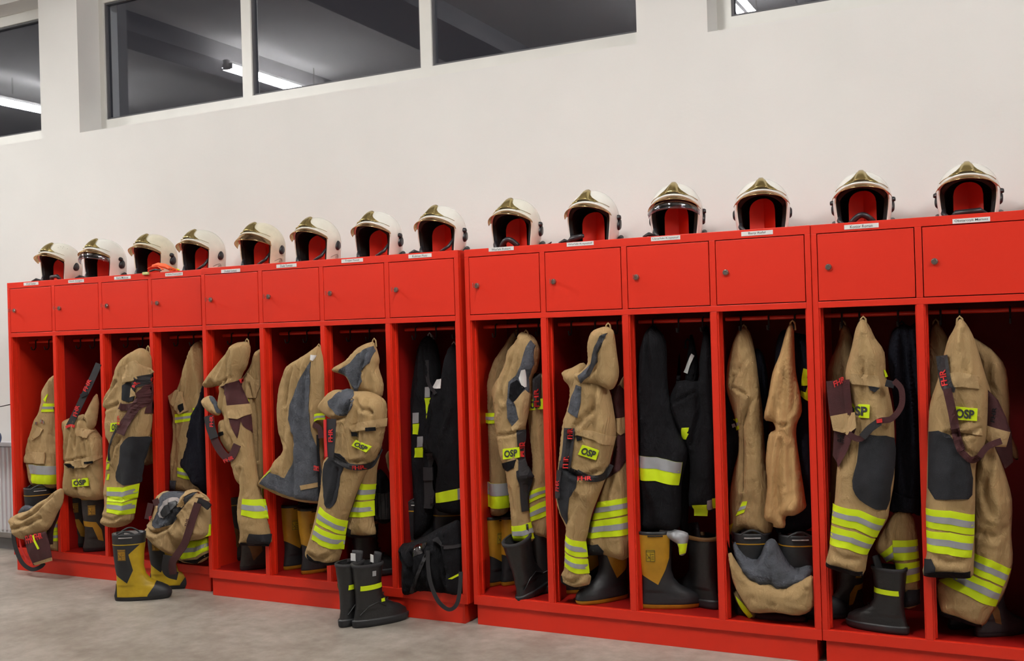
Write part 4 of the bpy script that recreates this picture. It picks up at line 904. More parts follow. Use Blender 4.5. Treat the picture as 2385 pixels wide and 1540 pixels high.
ribbon('brace_strap', t, D_((552,550),(548,620),(540,690),(528,750)), 25, WEB, C=C, off=.012); quadtext(C, t, 'FHR', D_((546,600),(546,553),(570,553),(570,600)), REDTX, off=.0165); quadtext(C, t, 'FHR', D_((524,745),(528,690),(552,690),(548,745)), REDTX, off=.0165)
ribbon('brace_strap', t, D_((588,770),(650,800),(720,792),(758,730)), 15, WEB, C=C, off=.010); quadtext(C, t, 'FHR', D_((598,788),(662,788),(662,808),(598,808)), REDTX, off=.0145)
ribbon('brace_strap', t, D_((500,760),(492,830),(490,900)), 13, WEB, C=C, off=.010); quadtext(C, t, 'FHR', D_((482,860),(484,810),(502,812),(500,862)), REDTX, off=.0145)
band(C, t, D_((528,1085),(580,1112),(632,1115)), D_((526,1160),(580,1192),(634,1196)), fr=(.36, .68)); band(C, t, D_((526,1170),(580,1200),(636,1205)), D_((524,1240),(580,1275),(642,1278)), fr=(.34, .66))
patch(C, 'hem', t, D_((508,1285),(516,1318),(575,1346),(640,1334),(640,1344),(575,1356),(512,1328),(503,1295)), BLK, off=.004)
C = Cloth(D_((735,45),(700,50),(655,75),(637,140),(640,220),(612,262),(568,285),(610,336),(640,330),(690,335),(752,360),(782,330),(796,270),(785,180),(772,80),(756,55)), -.075, T=.04, Tb=.02, fold=.010, hook=D_((735,-10))[0], R=.045, crease=[(D_((735,100),(700,180),(700,240),(650,300)), .012, .008), (D_((610,335),(690,325),(752,355)), .010, .007)])
t = garment('turnout_jacket', 'tan hood folded over the bulky trousers in the tenth bay', 'jacket', C, TAN, G); hang(C, t, *D_((735,52))[0])
patch(C, 'lining', t, D_((740,76),(700,92),(672,150),(655,230),(590,290),(608,328),(650,290),(690,222),(690,180),(720,110)), LIN, off=.005)
# ---- bay 11
C = Cloth(E_((275,420),(310,120),(340,200),(350,300),(330,420),(320,700),(300,1000),(330,1010),(260,1000),(230,600),(205,440),(245,340),(262,200)), .27, T=.03, h=.014); t = garment('fire_overalls', 'black overalls with white hang tag in the middle of the eleventh bay', 'overalls', C, BLK)
patch(C, 'white_label', t, E_((318,205),(331,215),(300,298),(282,290)), PAPER, off=.006); hang(C, t, *E_((300,160))[0], m=BLK)
C = Cloth(E_((378,88),(352,240),(345,330),(260,330),(212,420),(225,480),(258,560),(300,650),(310,750),(305,905),(360,915),(430,905),(440,600),(438,300),(402,110)), .17, T=.045, fold=.012, hook=E_((378,40))[0], crease=[(E_((350,340),(365,480),(330,620)), .012, .009), (E_((230,440),(300,400),(340,380)), .010, .007), (E_((265,330),(250,420)), .010, .007)])
t = garment('fire_jacket', 'black jacket with small yellow patch and cuff, right in the eleventh bay', 'jacket', C, BLK, G); hang(C, t, *E_((378,98))[0], m=BLK)
patch(C, 'yellow_patch', t, E_((272,547),(306,545),(302,562),(296,570),(304,575),(292,600),(272,598)), YEL)
patch(C, 'yellow_cuff', t, E_((320,903),(388,900),(391,952),(330,950)), YEL, off=.004); patch(C, 'silver_strip', t, E_((390,882),(412,876),(416,920),(392,926)), SIL); patch(C, 'yellow_cuff', t, E_((412,872),(440,868),(440,915),(416,918)), YEL)
C = Cloth(E_((130,78),(95,130),(70,250),(60,400),(62,700),(58,900),(66,1010),(180,1025),(262,1000),(272,800),(300,650),(252,550),(215,400),(205,300),(200,150),(160,88)), .10, T=.055, fold=.014, hook=E_((130,30))[0], R=.06)
t = garment('fire_jacket', 'long black coat with wide silver and lime band, left in the eleventh bay', 'jacket', C, BLK, G); hang(C, t, *E_((130,92))[0], m=BLK)
band(C, t, E_((62,668),(160,682),(274,706)), E_((62,780),(150,790),(255,812)), fr=(0, .48))
C = Cloth(E_((165,1000),(220,1010),(300,1030),(298,1080),(290,1125),(262,1132),(250,1080),(180,1040)), .06, T=.03, h=.01, lump=.02)
t = garment('glove_cuff', 'grey and lime reflective cloth hanging over the single yellow boot', 'cloth', C, SIL); patch(C, 'lime_edge', t, E_((255,1080),(298,1078),(290,1122),(262,1130)), YEL)
# ---- bay 12
C = Cloth(E_((742,95),(710,150),(700,300),(720,700),(700,1010),(770,1030),(860,1010),(890,900),(885,300),(870,140),(800,110)), .27, T=.04, fold=.012, hook=E_((775,40))[0], clampx=CLX(4.5))
t = garment('fire_jacket', 'dark navy jacket with lime lettering patch behind the sand shirt', 'jacket', C, NAVY, G)
patch(C, 'lime_patch', t, E_((832,273),(852,278),(848,318),(862,326),(866,430),(816,396),(819,374),(842,384),(852,352),(822,352)), YEL)
C = Cloth(E_((618,180),(660,260),(672,500),(660,900),(640,1000),(600,900),(600,300)), .33, T=.03); t = garment('work_jacket', 'dim blue-grey jacket edge behind the tan jacket, twelfth bay', 'jacket', C, NAVY)
C = Cloth(E_((550,80),(520,120),(487,230),(478,290),(462,315),(462,370),(500,450),(530,560),(530,660),(512,740),(492,850),(490,950),(480,1045),(560,1010),(600,1030),(680,1040),(692,900),(662,700),(652,600),(642,450),(627,340),(612,220),(587,110)), .20, T=.05, fold=.010, hook=E_((550,30))[0], R=.05,
   crease=[(E_((520,300),(512,350),(580,390)), .010, .007), (E_((595,210),(520,330)), .008, .007), (E_((600,420),(560,540),(565,820)), .014, .010)])
t = garment('turnout_jacket', 'narrow tan jacket open in front, left of the sand shirt', 'jacket', C, TAN, G); hang(C, t, *E_((550,95))[0])
patch(C, 'opening_shade', t, E_((470,370),(498,450),(530,560),(530,660),(505,740),(480,860),(472,760)), BLK, off=.004)  # black patch stands in for shade inside the open jacket
patch(C, 'placket', t, E_((540,390),(582,400),(585,430),(556,520),(552,860),(535,900),(538,640),(548,500)), TAND, off=.006)
band(C, t, E_((497,510),(528,502)), E_((512,565),(536,552))); band(C, t, E_((552,886),(574,884)), E_((520,952),(560,935))); patch(C, 'side_stripe', t, E_((478,1000),(508,985),(492,1050),(478,1056)), YEL)
C = Cloth(E_((777,66),(755,92),(722,210),(690,290),(670,400),(650,503),(690,520),(702,555),(672,580),(658,700),(665,820),(650,958),(690,985),(692,1002),(745,1006),(752,955),(792,950),(842,915),(840,870),(822,750),(800,600),(802,530),(825,470),(815,380),(797,290),(790,150),(787,75)), .08, T=.026, fold=.020, fa=24, fl=1.6, hook=E_((780,30))[0], R=.025,
   crease=[(E_((795,290),(800,400),(770,500)), .008, .009), (E_((700,520),(750,535),(800,500)), .010, .007), (E_((800,520),(780,640),(790,900)), .008, .010), (E_((730,600),(720,800),(735,950)), .008, .010)])
t = garment('t_shirt', 'sand coloured short-sleeved shirt hanging by its neck', 'shirt', C, SHIRT); hang(C, t, *E_((779,76))[0], m=SHIRT)
C = Cloth(E_((512,1050),(560,1120),(620,1150),(660,1070),(700,1060),(740,1130),(790,1190),(868,1180),(872,1260),(745,1300),(640,1280),(560,1230),(512,1120)), .06, T=.06, lump=.04, h=.011)
CL = C
C = Cloth(E_((480,1062),(500,1120),(560,1215),(605,1250),(665,1262),(740,1285),(830,1243),(878,1232),(880,1365),(812,1410),(705,1396),(600,1397),(560,1352),(510,1262),(490,1162)), -.01, T=.05, Tb=.03, fold=.010, ang=1.3, lump=.02, R=.05, crease=[(E_((560,1225),(620,1262),(740,1300),(860,1250)), .010, .006)])
t = garment('turnout_trousers', 'tan trousers rolled down round boots below the sand shirt', 'trousers', C, TAN)
CL.mesh('lining', LIN, t)
C2 = Cloth(E_((510,1290),(560,1330),(610,1395),(600,1425),(560,1400),(520,1340)), .04, T=.03, h=.01); C2.mesh('trouser_leg', TAND, t); patch(C2, 'side_stripe', t, E_((520,1320),(550,1350),(600,1412),(580,1424),(540,1370)), YEL)
C3 = Cloth(E_((600,1390),(700,1392),(812,1405),(850,1440),(700,1450),(610,1430)), .08, T=.03, h=.012, lump=.02); C3.mesh('braces_heap', MAR, t)
# ---- bay 13
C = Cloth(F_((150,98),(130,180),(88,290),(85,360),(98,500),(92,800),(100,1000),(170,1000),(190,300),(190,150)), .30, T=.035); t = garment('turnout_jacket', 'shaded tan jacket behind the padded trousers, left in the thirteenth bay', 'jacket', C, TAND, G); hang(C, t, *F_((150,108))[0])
patch(C, 'side_stripe', t, F_((85,815),(100,820),(100,910),(85,900)), YEL)
C = Cloth(F_((400,103),(360,140),(345,250),(365,400),(380,560),(370,700),(352,860),(355,900),(400,912),(455,910),(490,850),(490,150),(440,110)), .18, T=.05, fold=.022, fa=20, hook=F_((402,60))[0], clampx=CLX(4.93))
t = garment('work_jacket', 'dark navy shirt-jacket hanging right of the padded trousers', 'jacket', C, NAVY); hang(C, t, *F_((402,112))[0], m=NAVY)
patch(C, 'cuff', t, F_((350,860),(375,820),(440,845),(470,840),(455,905),(355,900)), NAVY, off=.010, thick=.008)
CR = Cloth(F_((385,895),(440,905),(470,990),(478,1200),(482,1295),(412,1312),(390,1210),(372,1125),(345,1110),(290,1060),(320,980)), .12, T=.04, fold=.008)
C = Cloth(F_((235,80),(208,118),(190,200),(163,310),(178,400),(190,480),(160,600),(130,700),(118,850),(105,930),(95,1050),(80,1110),(84,1136),(160,1162),(238,1174),(260,1085),(282,1030),(340,940),(352,880),(372,760),(374,600),(366,470),(338,330),(330,222),(290,160),(265,108)), -.03, T=.065, Tb=.04, fold=.010, hook=F_((235,40))[0], R=.06,
   crease=[(F_((250,150),(255,250),(250,310)), .010, .008), (F_((215,150),(212,240)), .008, .008), (F_((225,560),(215,680),(200,780)), .005, .006), (F_((90,1050),(160,1090),(250,1100)), .008, .012), (F_((320,400),(330,480),(368,560)), .008, .010)])
t = garment('turnout_trousers', 'tan trousers with dark knee pad, badge reading SP behind maroon braces', 'trousers', C, TAN, G); hang(C, t, *F_((235,92))[0])
CR.mesh('trouser_leg', TAN, t)
patch(C, 'pocket_flap', t, F_((183,355),(190,312),(250,318),(306,322),(316,372),(250,362)), TANL, off=.010, thick=.010); patch(C, 'pocket_tape', t, F_((262,365),(312,372),(290,392),(272,384)), KNEE, off=.010)
patch(C, 'knee_pad', t, F_((232,572),(300,578),(372,587),(376,700),(358,800),(340,892),(250,870),(207,830),(193,770),(213,690),(222,610)), KNEE, off=.006, smooth=2)
badge(C, t, F_((150,438),(267,446),(265,503),(150,495)), inset=(.08, .15))
ribbon('brace_strap', t, F_((135,340),(140,400),(150,490)), 54, MAR, C=C, off=.024); quadtext(C, t, 'FHR', F_((118,345),(160,322),(165,345),(124,368)), REDTX, off=.0285)
patch(C, 'tan_tab', t, F_((104,492),(208,475),(215,540),(175,572),(116,552)), TANL, off=.031, thick=.008); patch(C, 'brace_strap', t, F_((118,556),(212,545),(175,640),(135,712),(112,660)), MAR, off=.018)
quadtext(C, t, 'FHR', F_((130,600),(130,565),(165,570),(162,610)), BLK, off=.0225)
ribbon('brace_strap', t, [q+(-.115,) for q in F_((175,570),(230,590),(300,520),(360,505),(402,450),(402,380),(370,342))], 14, MAR); ribbon('brace_strap', t, [q+(-.119,) for q in F_((235,585),(265,550),(310,518))], 18, WEB); ribbon('brace_end', t, [q+(-.123,) for q in F_((296,516),(320,513))], 9, REDTX)
ribbon('buckle', t, [q+(-.10,) for q in F_((335,352),(372,362))], 16, BPL, thick=.010); patch(C, 'side_stripe', t, F_((326,295),(334,300),(345,325),(333,330)), YEL)
band(C, t, F_((110,866),(220,895),(336,935)), F_((103,948),(205,975),(298,1012)), fr=(.34, .62)); band(C, t, F_((102,960),(205,988),(293,1018)), F_((95,1040),(175,1062),(256,1086)), fr=(.34, .62))
patch(C, 'hem', t, F_((80,1118),(160,1146),(238,1158),(238,1176),(160,1168),(80,1138)), BLK, off=.005)
band(CR, t, F_((364,1025),(472,1020)), F_((372,1110),(478,1100)), fr=(.34, .62)); band(CR, t, F_((375,1122),(480,1112)), F_((384,1204),(482,1194)), fr=(.30, .60)); band(CR, t, F_((310,1085),(364,1042)), F_((340,1118),(370,1105)), fr=(.5, .9))
patch(CR, 'cuff_guard', t, F_((403,1262),(430,1236),(482,1232),(484,1294),(412,1310)), KNEE, off=.006)
# ---- bay 14
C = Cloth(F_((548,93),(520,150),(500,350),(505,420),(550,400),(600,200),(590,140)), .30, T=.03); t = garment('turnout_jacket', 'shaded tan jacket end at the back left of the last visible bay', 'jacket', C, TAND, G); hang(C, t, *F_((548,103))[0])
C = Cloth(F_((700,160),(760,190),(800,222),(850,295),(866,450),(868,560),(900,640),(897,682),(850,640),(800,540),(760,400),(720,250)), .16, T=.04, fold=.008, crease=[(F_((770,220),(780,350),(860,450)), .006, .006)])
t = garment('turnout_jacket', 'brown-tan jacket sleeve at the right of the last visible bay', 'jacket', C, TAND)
CR = Cloth(F_((715,200),(765,330),(790,420),(800,600),(840,720),(875,850),(872,1000),(878,1120),(842,1250),(790,1335),(745,1392),(650,1362),(568,1332),(550,1242),(560,1190),(690,1150),(700,900),(712,700),(740,560)), .07, T=.06, fold=.010, lump=.02, R=.06, crease=[(F_((790,650),(760,800),(790,900)), .012, .014), (F_((720,980),(800,1000),(860,960)), .008, .014)])
C = Cloth(F_((650,80),(622,130),(597,180),(560,330),(525,440),(516,560),(510,800),(506,900),(510,1080),(496,1172),(600,1183),(698,1184),(712,1130),(715,1000),(718,850),(722,700),(762,600),(772,430),(765,340),(720,180),(680,100)), -.035, T=.06, Tb=.04, fold=.010, hook=F_((650,30))[0], R=.06,
   crease=[(F_((670,130),(690,250),(685,310)), .010, .008), (F_((630,140),(615,250),(620,320)), .008, .008), (F_((600,560),(680,570),(740,545)), .010, .008), (F_((510,1070),(600,1105),(700,1100)), .007, .012), (F_((640,560),(670,620),(715,660)), .008, .008)])
t = garment('turnout_trousers', 'tan trousers nearest the right edge, dark knee pad and badge beside a black strap', 'trousers', C, TAN, G); hang(C, t, *F_((650,92))[0])
CR.mesh('trouser_leg', TAN, t)
patch(C, 'knee_pad', t, F_((518,560),(560,556),(610,575),(650,630),(695,690),(709,760),(706,830),(690,848),(620,850),(545,848),(515,800)), KNEE, off=.006)
patch(C, 'pocket_flap', t, F_((598,312),(640,305),(728,320),(735,378),(660,368),(600,372)), TANL, off=.008, thick=.008); patch(C, 'pocket_flap', t, F_((610,545),(680,552),(745,545),(750,575),(680,566),(612,558)), TANL, off=.008, thick=.006)
band(C, t, F_((506,886),(610,898),(716,914)), F_((508,966),(610,985),(714,1000)), fr=(.34, .66)); band(C, t, F_((508,980),(610,992),(714,1006)), F_((512,1068),(600,1084),(702,1098)), fr=(.34, .64))
patch(C, 'cuff_guard', t, F_((500,1102),(530,1104),(548,1142),(546,1172),(498,1172)), KNEE, off=.006); patch(C, 'hem', t, F_((540,1160),(620,1160),(698,1156),(698,1184),(600,1186),(498,1176),(498,1164)), BLK, off=.007)
badge(C, t, F_((622,452),(728,462),(725,515),(622,508)), inset=(.12, .14))
ribbon('brace_strap', t, F_((575,235),(590,340),(605,380)), 27, WEB, C=C, off=.012); ribbon('brace_strap', t, F_((598,375),(620,470),(640,580),(660,640)), 20, MAR, C=C, off=.020); quadtext(C, t, 'FHR', F_((576,362),(566,302),(590,297),(600,357)), REDTX, off=.0165)
ribbon('brace_strap', t, F_((655,640),(700,680),(740,665)), 15, MAR, C=C, off=.012); ribbon('brace_strap', t, [q+(-.10,) for q in F_((735,668),(770,625),(830,600))], 15, MAR)
ribbon('buckle', t, F_((583,372),(632,382)), 12, BPL, C=C, off=.016, thick=.008)
patch(CR, 'waist_panel', t, F_((772,385),(815,425),(872,560),(880,690),(845,720),(800,620),(780,560)), MAR); 
T2 = Cloth(F_((770,380),(815,425),(850,500),(868,562),(850,626),(795,626),(750,580),(757,530)), -.02, T=.02, h=.01, smooth=0, fold=.003, lump=.004); T2.mesh('brace_panel', MAR, t); patch(T2, 'tan_tab', t, F_((757,530),(868,562),(850,626),(795,624),(752,580)), TANL); quadtext(T2, t, 'FHR', F_((780,520),(790,450),(812,455),(802,525)), BLK)
band(CR, t, F_((708,1075),(790,1110),(872,1146)), F_((704,1160),(780,1195),(838,1222)), fr=(.36, .66)); band(CR, t, F_((702,1170),(780,1204),(834,1230)), F_((560,1195),(690,1262),(806,1308)), fr=(.30, .62))
patch(CR, 'hem', t, F_((550,1245),(572,1328),(650,1356),(745,1386),(745,1398),(640,1370),(560,1340),(545,1280)), BLK, off=.005)

# ------------------------------------------------------------------ boots
def interp(tab, z):
    for a, b_ in zip(tab, tab[1:]):
        if z <= b_[0]:
            t_ = (z-a[0])/(b_[0]-a[0]+1e-9); t_ = t_*t_*(3-2*t_)*.5+t_*.5; return [p+(q-p)*t_ for p, q in zip(a[1:], b_[1:])]
    return list(tab[-1][1:])
RUB = [(0, -.080, .195, .040), (.010, -.084, .208, .046), (.028, -.086, .212, .050), (.045, -.082, .208, .050), (.060, -.079, .196, .048), (.075, -.077, .170, .046), (.090, -.075, .135, .045), (.110, -.073, .103, .044), (.140, -.073, .080, .045), (.180, -.078, .070, .050), (.240, -.084, .072, .057), (.310, -.088, .080, .063), (.365, -.090, .084, .065)]
LEATH = [(0, -.082, .190, .042), (.010, -.088, .204, .050), (.034, -.089, .208, .053), (.036, -.082, .200, .048), (.055, -.078, .196, .047), (.075, -.074, .170, .044), (.095, -.070, .125, .043), (.115, -.068, .090, .042), (.150, -.068, .068, .043), (.200, -.073, .062, .048), (.260, -.080, .068, .054), (.300, -.084, .074, .057)]
ZIG = [(-.2, .308), (.062, .308), (.0025, .256), (.022, .168), (-.0116, .098), (-.075, .147), (-.2, .16)]
def boot_geo(tab, H, cuts):
    """closed ring-lofted boot, toe to +x; returns a bmesh with an open top and an inner wall"""
    NZ, NA = 46, 44; bm = bmesh.new(); rings = []
    zs_ = sorted(set([H*i/NZ for i in range(NZ+1)]+[.005, .02, .03, .037, .05]))
    def ring(z, k=1., dz=0.):
        xb, xf, w_ = interp(tab, z); cx_ = (xb+xf)/2; rx = (xf-xb)/2*k; out = []
        for j in range(NA):
            a = 2*math.pi*j/NA; c_, s_ = math.cos(a), math.sin(a)
            x = cx_+rx*math.copysign(abs(c_)**.85, c_); wl = w_*k
            if z < .08: wl *= (.80+.25*min(1, max(0, (x-xb)/(xf-xb)*1.5))) if x < xb+(xf-xb)*.66 else 1.05-.0*(x)
            out.append(bm.verts.new((x, wl*math.copysign(abs(s_)**.85, s_), z+dz+(.012*(1-abs(c_))*0))))
        return out
    for z in zs_: rings.append(ring(z))
    inner = [ring(z, .90) for z in (H, H-.03, H-.10)]
    rings += inner
    for a, b_ in zip(rings, rings[1:]):
        for j in range(NA): bm.faces.new((a[j], a[(j+1) % NA], b_[(j+1) % NA], b_[j]))
    bm.faces.new(rings[0][::-1]); bm.faces.new(rings[-1])
    for (x0, z0_), (x1, z1_) in cuts:
        d = Vector((x1-x0, 0, z1_-z0_)); n = Vector((-d.z, 0, d.x)).normalized()
        bmesh.ops.bisect_plane(bm, geom=bm.verts[:]+bm.edges[:]+bm.faces[:], plane_co=(x0, 0, z0_), plane_no=n, dist=1e-5)
    bmesh.ops.recalc_face_normals(bm, faces=bm.faces); return bm
def inpoly(x, z, poly): return bool(inside(np.array([x]), np.array([z]), poly)[0])
def poly_edges(p): return [(p[i], p[(i+1) % len(p)]) for i in range(len(p))]
BOOTC = {}
def boot(kind, loc, rz, label, sc=1., tilt=(0., 0.), group=None, name='rubber_boot'):
    key = kind
    if key not in BOOTC:
        lea = kind.startswith('lea'); tab = LEATH if lea else RUB; H = tab[-1][0]; regs = []
        solep = [(-.3, -.1), (.4, -.1), (.4, .034 if lea else .022), (-.3, .034 if lea else .022)]
        regs.append(('sole', {'amber': RUBO, 'sole_amber': RUBO}.get(kind, RUBB), solep, .002))
        innerm = GREYF if kind in ('zig', 'felt') else LINER
        regs.append(('inside_lining', innerm, 'IN', 0))
        if kind == 'zig':
            regs += [('toe_cap', RUBB, [(.087, .0), (.095, .03), (.128, .075), (.16, .2), (.4, .2), (.4, 0)], .003),
                     ('heel_guard', RUBB, [(-.3, 0), (-.068, 0), (-.072, .09), (-.3, .10)], .002),
                     ('top_collar', RUBB, [(-.3, .312), (.4, .312), (.4, .5), (-.3, .5)], .001), ('yellow_line', RUBY, [(-.3, .307), (.4, .307), (.4, .312), (-.3, .312)], .002),
                     ('shaft_panel', RUBB, ZIG, .001)]; base = RUBY
        elif kind == 'amber':
            regs += [('top_collar', RUBB, [(-.3, .352), (.4, .352), (.4, .5), (-.3, .5)], .002),
                     ('shaft', RUBO, [(-.3, .352), (-.3, .19), (-.078, .165), (.0, .115), (.035, .185), (.055, .24), (.06, .352)], .001)]; base = RUBB
        elif kind == 'dusty':
            regs += [('instep_panel', RUBB2, [(-.02, .05), (.03, .10), (.02, .17), (-.02, .20), (-.085, .20), (-.07, .17), (-.04, .12)], .001), ('yellow_line', RUBO, [(-.3, .318), (.4, .318), (.4, .322), (-.3, .322)], .0015)]; base = RUBD
        elif kind == 'felt' or kind == 'dark':
            regs += [('yellow_line', RUBO, [(-.3, .318), (.4, .318), (.4, .323), (-.3, .323)], .0015), ('ankle_panel', RUBO if kind == 'dark' else RUBB2, [(-.2, .175), (-.03, .15), (.0, .07), (.03, .06), (.02, .13), (-.01, .18), (-.2, .205)], .001)]; base = RUBD if kind == 'dark' else RUBB
        elif kind == 'lea_tan': regs += [('tan_trim', RUBB2, [(-.3, .288), (.4, .288), (.4, .5), (-.3, .5)], .003)]; base = LEA
        else:
            regs += [('top_trim', WEB, [(-.3, .288), (.4, .288), (.4, .5), (-.3, .5)], .003)]
            if kind != 'lea_plain': regs += [('reflective_strip', YEL, [(-.058, .178), (.3, .190), (.3, .214), (-.058, .202)], .002)]
            base = LEA
        cuts = []
        for r_ in regs:
            if r_[2] != 'IN': cuts += poly_edges(r_[2])
        bm = boot_geo(tab, H, [c for c in cuts if abs(c[0][0]) < .29 or abs(c[1][0]) < .29 or True])
        bm.normal_update(); groups = {}
        for f in bm.faces:
            c = f.calc_center_median(); inn = False
            if c.z > H-.105:
                xb, xf, w_ = interp(tab, min(c.z, H)); cx_ = (xb+xf)/2; rr = ((c.x-cx_)/((xf-xb)/2))**2+(c.y/w_)**2; inn = rr < .87
            g = 'upper'
            if inn: g = 'inside_lining'
            else:
                for nm, mm, pl, o_ in regs:
                    if pl != 'IN' and inpoly(c.x, c.z, pl): g = nm; break
            groups.setdefault(g, []).append(f)
        out = []
        md = {nm: (mm, o_) for nm, mm, pl, o_ in regs}; md['upper'] = (base, 0)
        for g, fs in groups.items():
            idx = {}; V = []; F = []
            for f in fs:
                q = []
                for v in f.verts:
                    if v.index not in idx or True:
                        k_ = tuple(round(c, 6) for c in v.co)
                        if k_ not in idx: idx[k_] = len(V); V.append(tuple(v.co+v.normal*md[g][1]))
                    q.append(idx[k_])
                if len(set(q)) > 2: F.append(q)
            me = bpy.data.meshes.new(g); me.from_pydata(V, [], F); me.materials.append(md[g][0]); me.shade_smooth(); out.append((g, me))
        bm.free(); BOOTC[key] = (out, H)
    parts, H = BOOTC[key]
    t = empty(name, loc, rz); t.scale = (sc, sc, sc); t.rotation_euler = (tilt[0], tilt[1], rz); tag(t, label, 'boot', group)
    for g, me in parts:
        o = bpy.data.objects.new(g, me); COL.objects.link(o); o.parent = t
    def add(mb, nm, m, smooth=True):
        o = mkobj(nm, mb.v, mb.f, m, None, smooth=smooth); o.parent = t
        b2 = bmesh.new(); b2.from_mesh(o.data); bmesh.ops.recalc_face_normals(b2, faces=b2.faces); b2.to_mesh(o.data); b2.free(); return o
    def surf(x, z, side=-1, off=.002):
        tab = LEATH if kind.startswith('lea') else RUB
        xb, xf, w_ = interp(tab, z); cx_ = (xb+xf)/2; c_ = max(-1, min(1, (x-cx_)/((xf-xb)/2))); c_ = math.copysign(abs(c_)**(1/.85), c_)
        return Vector((x, side*(w_*abs(math.sqrt(max(0, 1-c_*c_)))**.85+off), z))
    def plate(nm, m, x0, x1, z0_, z1_, side, off=.002):
        g = [[surf(x0+(x1-x0)*i/6, z0_+(z1_-z0_)*j/3, side, off) for i in range(7)] for j in range(4)]
        return add(MB().grid(g), nm, m)
    if kind in ('zig', 'amber', 'dark'):
        for sd in (-1, 1):
            plate('label_panel', RUBO if kind != 'amber' else RUBY, -.055, -.012, .225, .285, sd, .0025)
            lines = MB()
            for (xa, za, xb_, zb_) in [(-.053, .281, -.014, .281), (-.053, .274, -.014, .274), (-.053, .229, -.014, .229), (-.053, .229, -.053, .281), (-.014, .229, -.014, .281), (-.034, .229, -.034, .266), (-.05, .262, -.036, .24), (-.048, .24, -.038, .25), (-.03, .262, -.018, .262), (-.03, .25, -.018, .25), (-.03, .24, -.018, .24)]:
                lines.tube([surf(xa, za, sd, .0035), surf((xa+xb_)/2, (za+zb_)/2, sd, .0035), surf(xb_, zb_, sd, .0035)], .0009, 4)
            add(lines, 'pictogram', INK)
        # grip slots cut look: raised loops at the top
    if kind in ('zig', 'dark', 'felt', 'amber'):
        for sd in (-1, 1):
            pts = [surf(-.045+.07*i/8, H-.018, sd, .001) for i in range(9)]
            add(MB().tube(pts, .006, 6, rb=.5), 'grip_slot', GREYF if kind in ('zig', 'felt') else LINER)
            if kind != 'amber': add(MB().tube([surf(-.06, H-.01, sd, -.004)]+[surf(-.05+.08*i/8, H-.004, sd, -.004)+Vector((0, 0, .016*math.sin(math.pi*i/8)+.004)) for i in range(9)]+[surf(.045, H-.01, sd, -.004)], .0055, 6), 'pull_loop', RUBB)
    if kind.startswith('lea'):
        g = [[Vector((.030+.022*(j/6)-.012*math.cos(a)*0+.008, .032*math.sin(a), H-.05+.095*j/6)) + Vector((-.018*(1-math.cos(a)), 0, 0)) for a in np.linspace(-1.1, 1.1, 9)] for j in range(7)]
        o = add(MB().grid(g), 'tongue', WEB); mo = o.modifiers.new('t', 'SOLIDIFY'); mo.thickness = .010
        if kind == 'lea_hi':
            o = add(MB().box(.020, .0235, -.014, .014, H+.000, H+.036), 'white_label', PAPER, False)
        for i in range(6):
            z = .11+.028*i; xb, xf, w_ = interp(LEATH, z)
            add(MB().tube([(xf-.012, -.024, z), (xf+.005, 0, z+.008), (xf-.012, .024, z)], .0022, 5), 'lace', WEB)
        add(MB().tube([surf(-.06+.0*i, .06+.0*i, -1, .001) for i in (0,)]+[surf(-.02, .10, -1, .001), surf(.03, .115, -1, .002), surf(.07, .09, -1, .001)], .0035, 6), 'ankle_seam', LEA)
        plate('pull_tab', SIL if kind == 'lea_hi' else LEA, -.005, .015, H-.055, H-.030, -1, .004)
        if kind == 'lea_hi': plate('yellow_tab', YEL, .045, .068, .112, .128, -1, .004)
    return t
def bpos(px, py, y): q = P(px, py, y); return q.x
FLOORB = lambda px, py: (lambda d: CAM+d*(-CAM.z/d.z))(_r*((px-1192.5)/FPX)-_u*((py-770)/FPX)+_f)
PI = math.pi
def stand(kind, px, y, rz, label, sc=1., i=0, tilt=(0., 0.), z=None, name='rubber_boot', group=None):
    z = ZB if z is None else z
    return boot(kind, (P(px, 1250, y).x, y, z), rz, label, sc, tilt, group, name)
f = FLOORB(296, 1400); boot('zig', (f.x, f.y+.03, 0), .62, 'scuffed yellow and black rubber boot standing on the floor, the nearer of its pair', 1.0)
f = FLOORB(333, 1380); boot('zig', (f.x+.045, f.y+.12, 0), .60, 'yellow and black rubber boot on the floor, half hidden behind its twin', 1.0)
f = FLOORB(858, 1462); boot('lea_hi', (f.x-.02, f.y+.04, 0), 1.05, 'black leather boot with yellow strip standing on the floor, right one of the pair', 1.0, name='leather_boot')
f = FLOORB(803, 1460); boot('lea_hi', (f.x, f.y+.06, 0), 1.5, 'black leather boot seen from its heel on the floor, left one of the pair', 1.0, name='leather_boot')
stand('felt', 95, .09, 1.1, 'rubber boot with handles poking out of the slumped trousers, leftmost bay', 1.02)
stand('felt', 128, .22, 1.2, 'rubber boot shaft behind the slumped trousers, leftmost bay')
stand('dark', 186, .17, 1.0, 'dusty black rubber boot with amber ankle patch, left one in the second bay', .98)
stand('dark', 228, .12, .9, 'dusty black rubber boot with amber ankle patch, right one in the second bay', 1.0)
stand('felt', 402, .04, .7, 'rubber boot wrapped by the bunched trousers in the fourth bay, left one')
stand('felt', 436, .16, .8, 'rubber boot wrapped by the bunched trousers in the fourth bay, right one')
stand('dusty', 546, .19, 1.0, 'dusty worn rubber boot at the back of the fifth bay')
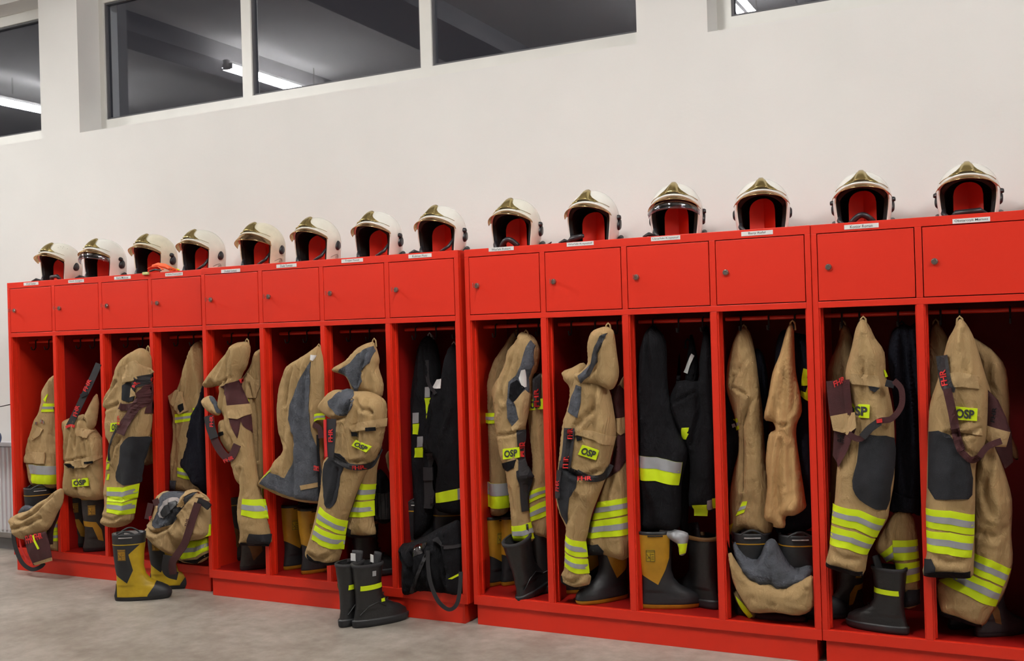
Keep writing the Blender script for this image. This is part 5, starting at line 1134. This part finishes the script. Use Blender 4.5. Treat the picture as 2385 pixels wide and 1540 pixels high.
stand('dusty', 592, .06, 1.05, 'dusty worn rubber boot under the trouser cuff in the fifth bay', .98)
stand('amber', 688, .15, 1.25, 'amber-shafted rubber boot under the dark lining, left one of its pair', .96)
stand('amber', 732, .10, 1.15, 'amber-shafted rubber boot under the dark lining, right one of its pair', .96)
stand('lea_tan', 852, .12, .8, 'black boot with tan top trim behind the floor-standing leather pair', .95, name='leather_boot')
stand('felt', 985, .17, .5, 'black rubber boot with pale felt rim and yellow line behind the kit bag', 1.12)
stand('felt', 1050, .20, .5, 'second rubber boot behind the kit bag, against the right post', 1.05)
stand('amber', 1156, .20, 1.35, 'amber-shafted rubber boot under the silver hem band, left one, ninth bay', .94)
stand('amber', 1192, .24, 1.3, 'amber-shafted rubber boot partly behind the leaning leather boot', .94)
stand('lea_plain', 1230, .05, 1.35, 'black leather boot leaning to the left in the ninth bay', 1.0, tilt=(0.0, -.28), name='leather_boot')
stand('lea_tan', 1265, .14, .9, 'upright black leather boot beside the right post of the ninth bay', 1.02, name='leather_boot')
stand('amber', 1370, .22, PI+.5, 'rubber boot with its toe to the left below the narrow trouser leg, tenth bay', .9)
stand('amber', 1424, .12, PI+.9, 'amber rubber boot right in the tenth bay under the wide trouser leg', .92)
stand('amber', 1527, .06, .45, 'large single rubber boot with amber shaft and printed pictograms', .95)
stand('lea_tan', 1634, .16, 2.6, 'scuffed leather boot with yellowish trim right of the large amber-shafted boot', 1.05, name='leather_boot')
stand('felt', 1752, .10, .4, 'rubber boot with pale lining standing in the rolled trousers, left one, under the tan jacket', .98)
stand('felt', 1862, .12, .4, 'rubber boot with pale lining in the rolled trousers, right one, under the sand shirt', .98)
stand('lea_strip', 2066, .03, PI-.25, 'black leather boot with yellow ankle strip in the thirteenth bay', .87, name='leather_boot')
stand('dark', 1975, .24, PI+.6, 'dark rubber boot lying in shadow at the back left of the thirteenth bay', .72)
stand('felt', 2235, .2, .8, 'dark rubber boot under the trouser legs nearest the right edge, left one', .8)
stand('felt', 2300, .12, .7, 'dark rubber boot under the trouser legs nearest the right edge, right one', .8)
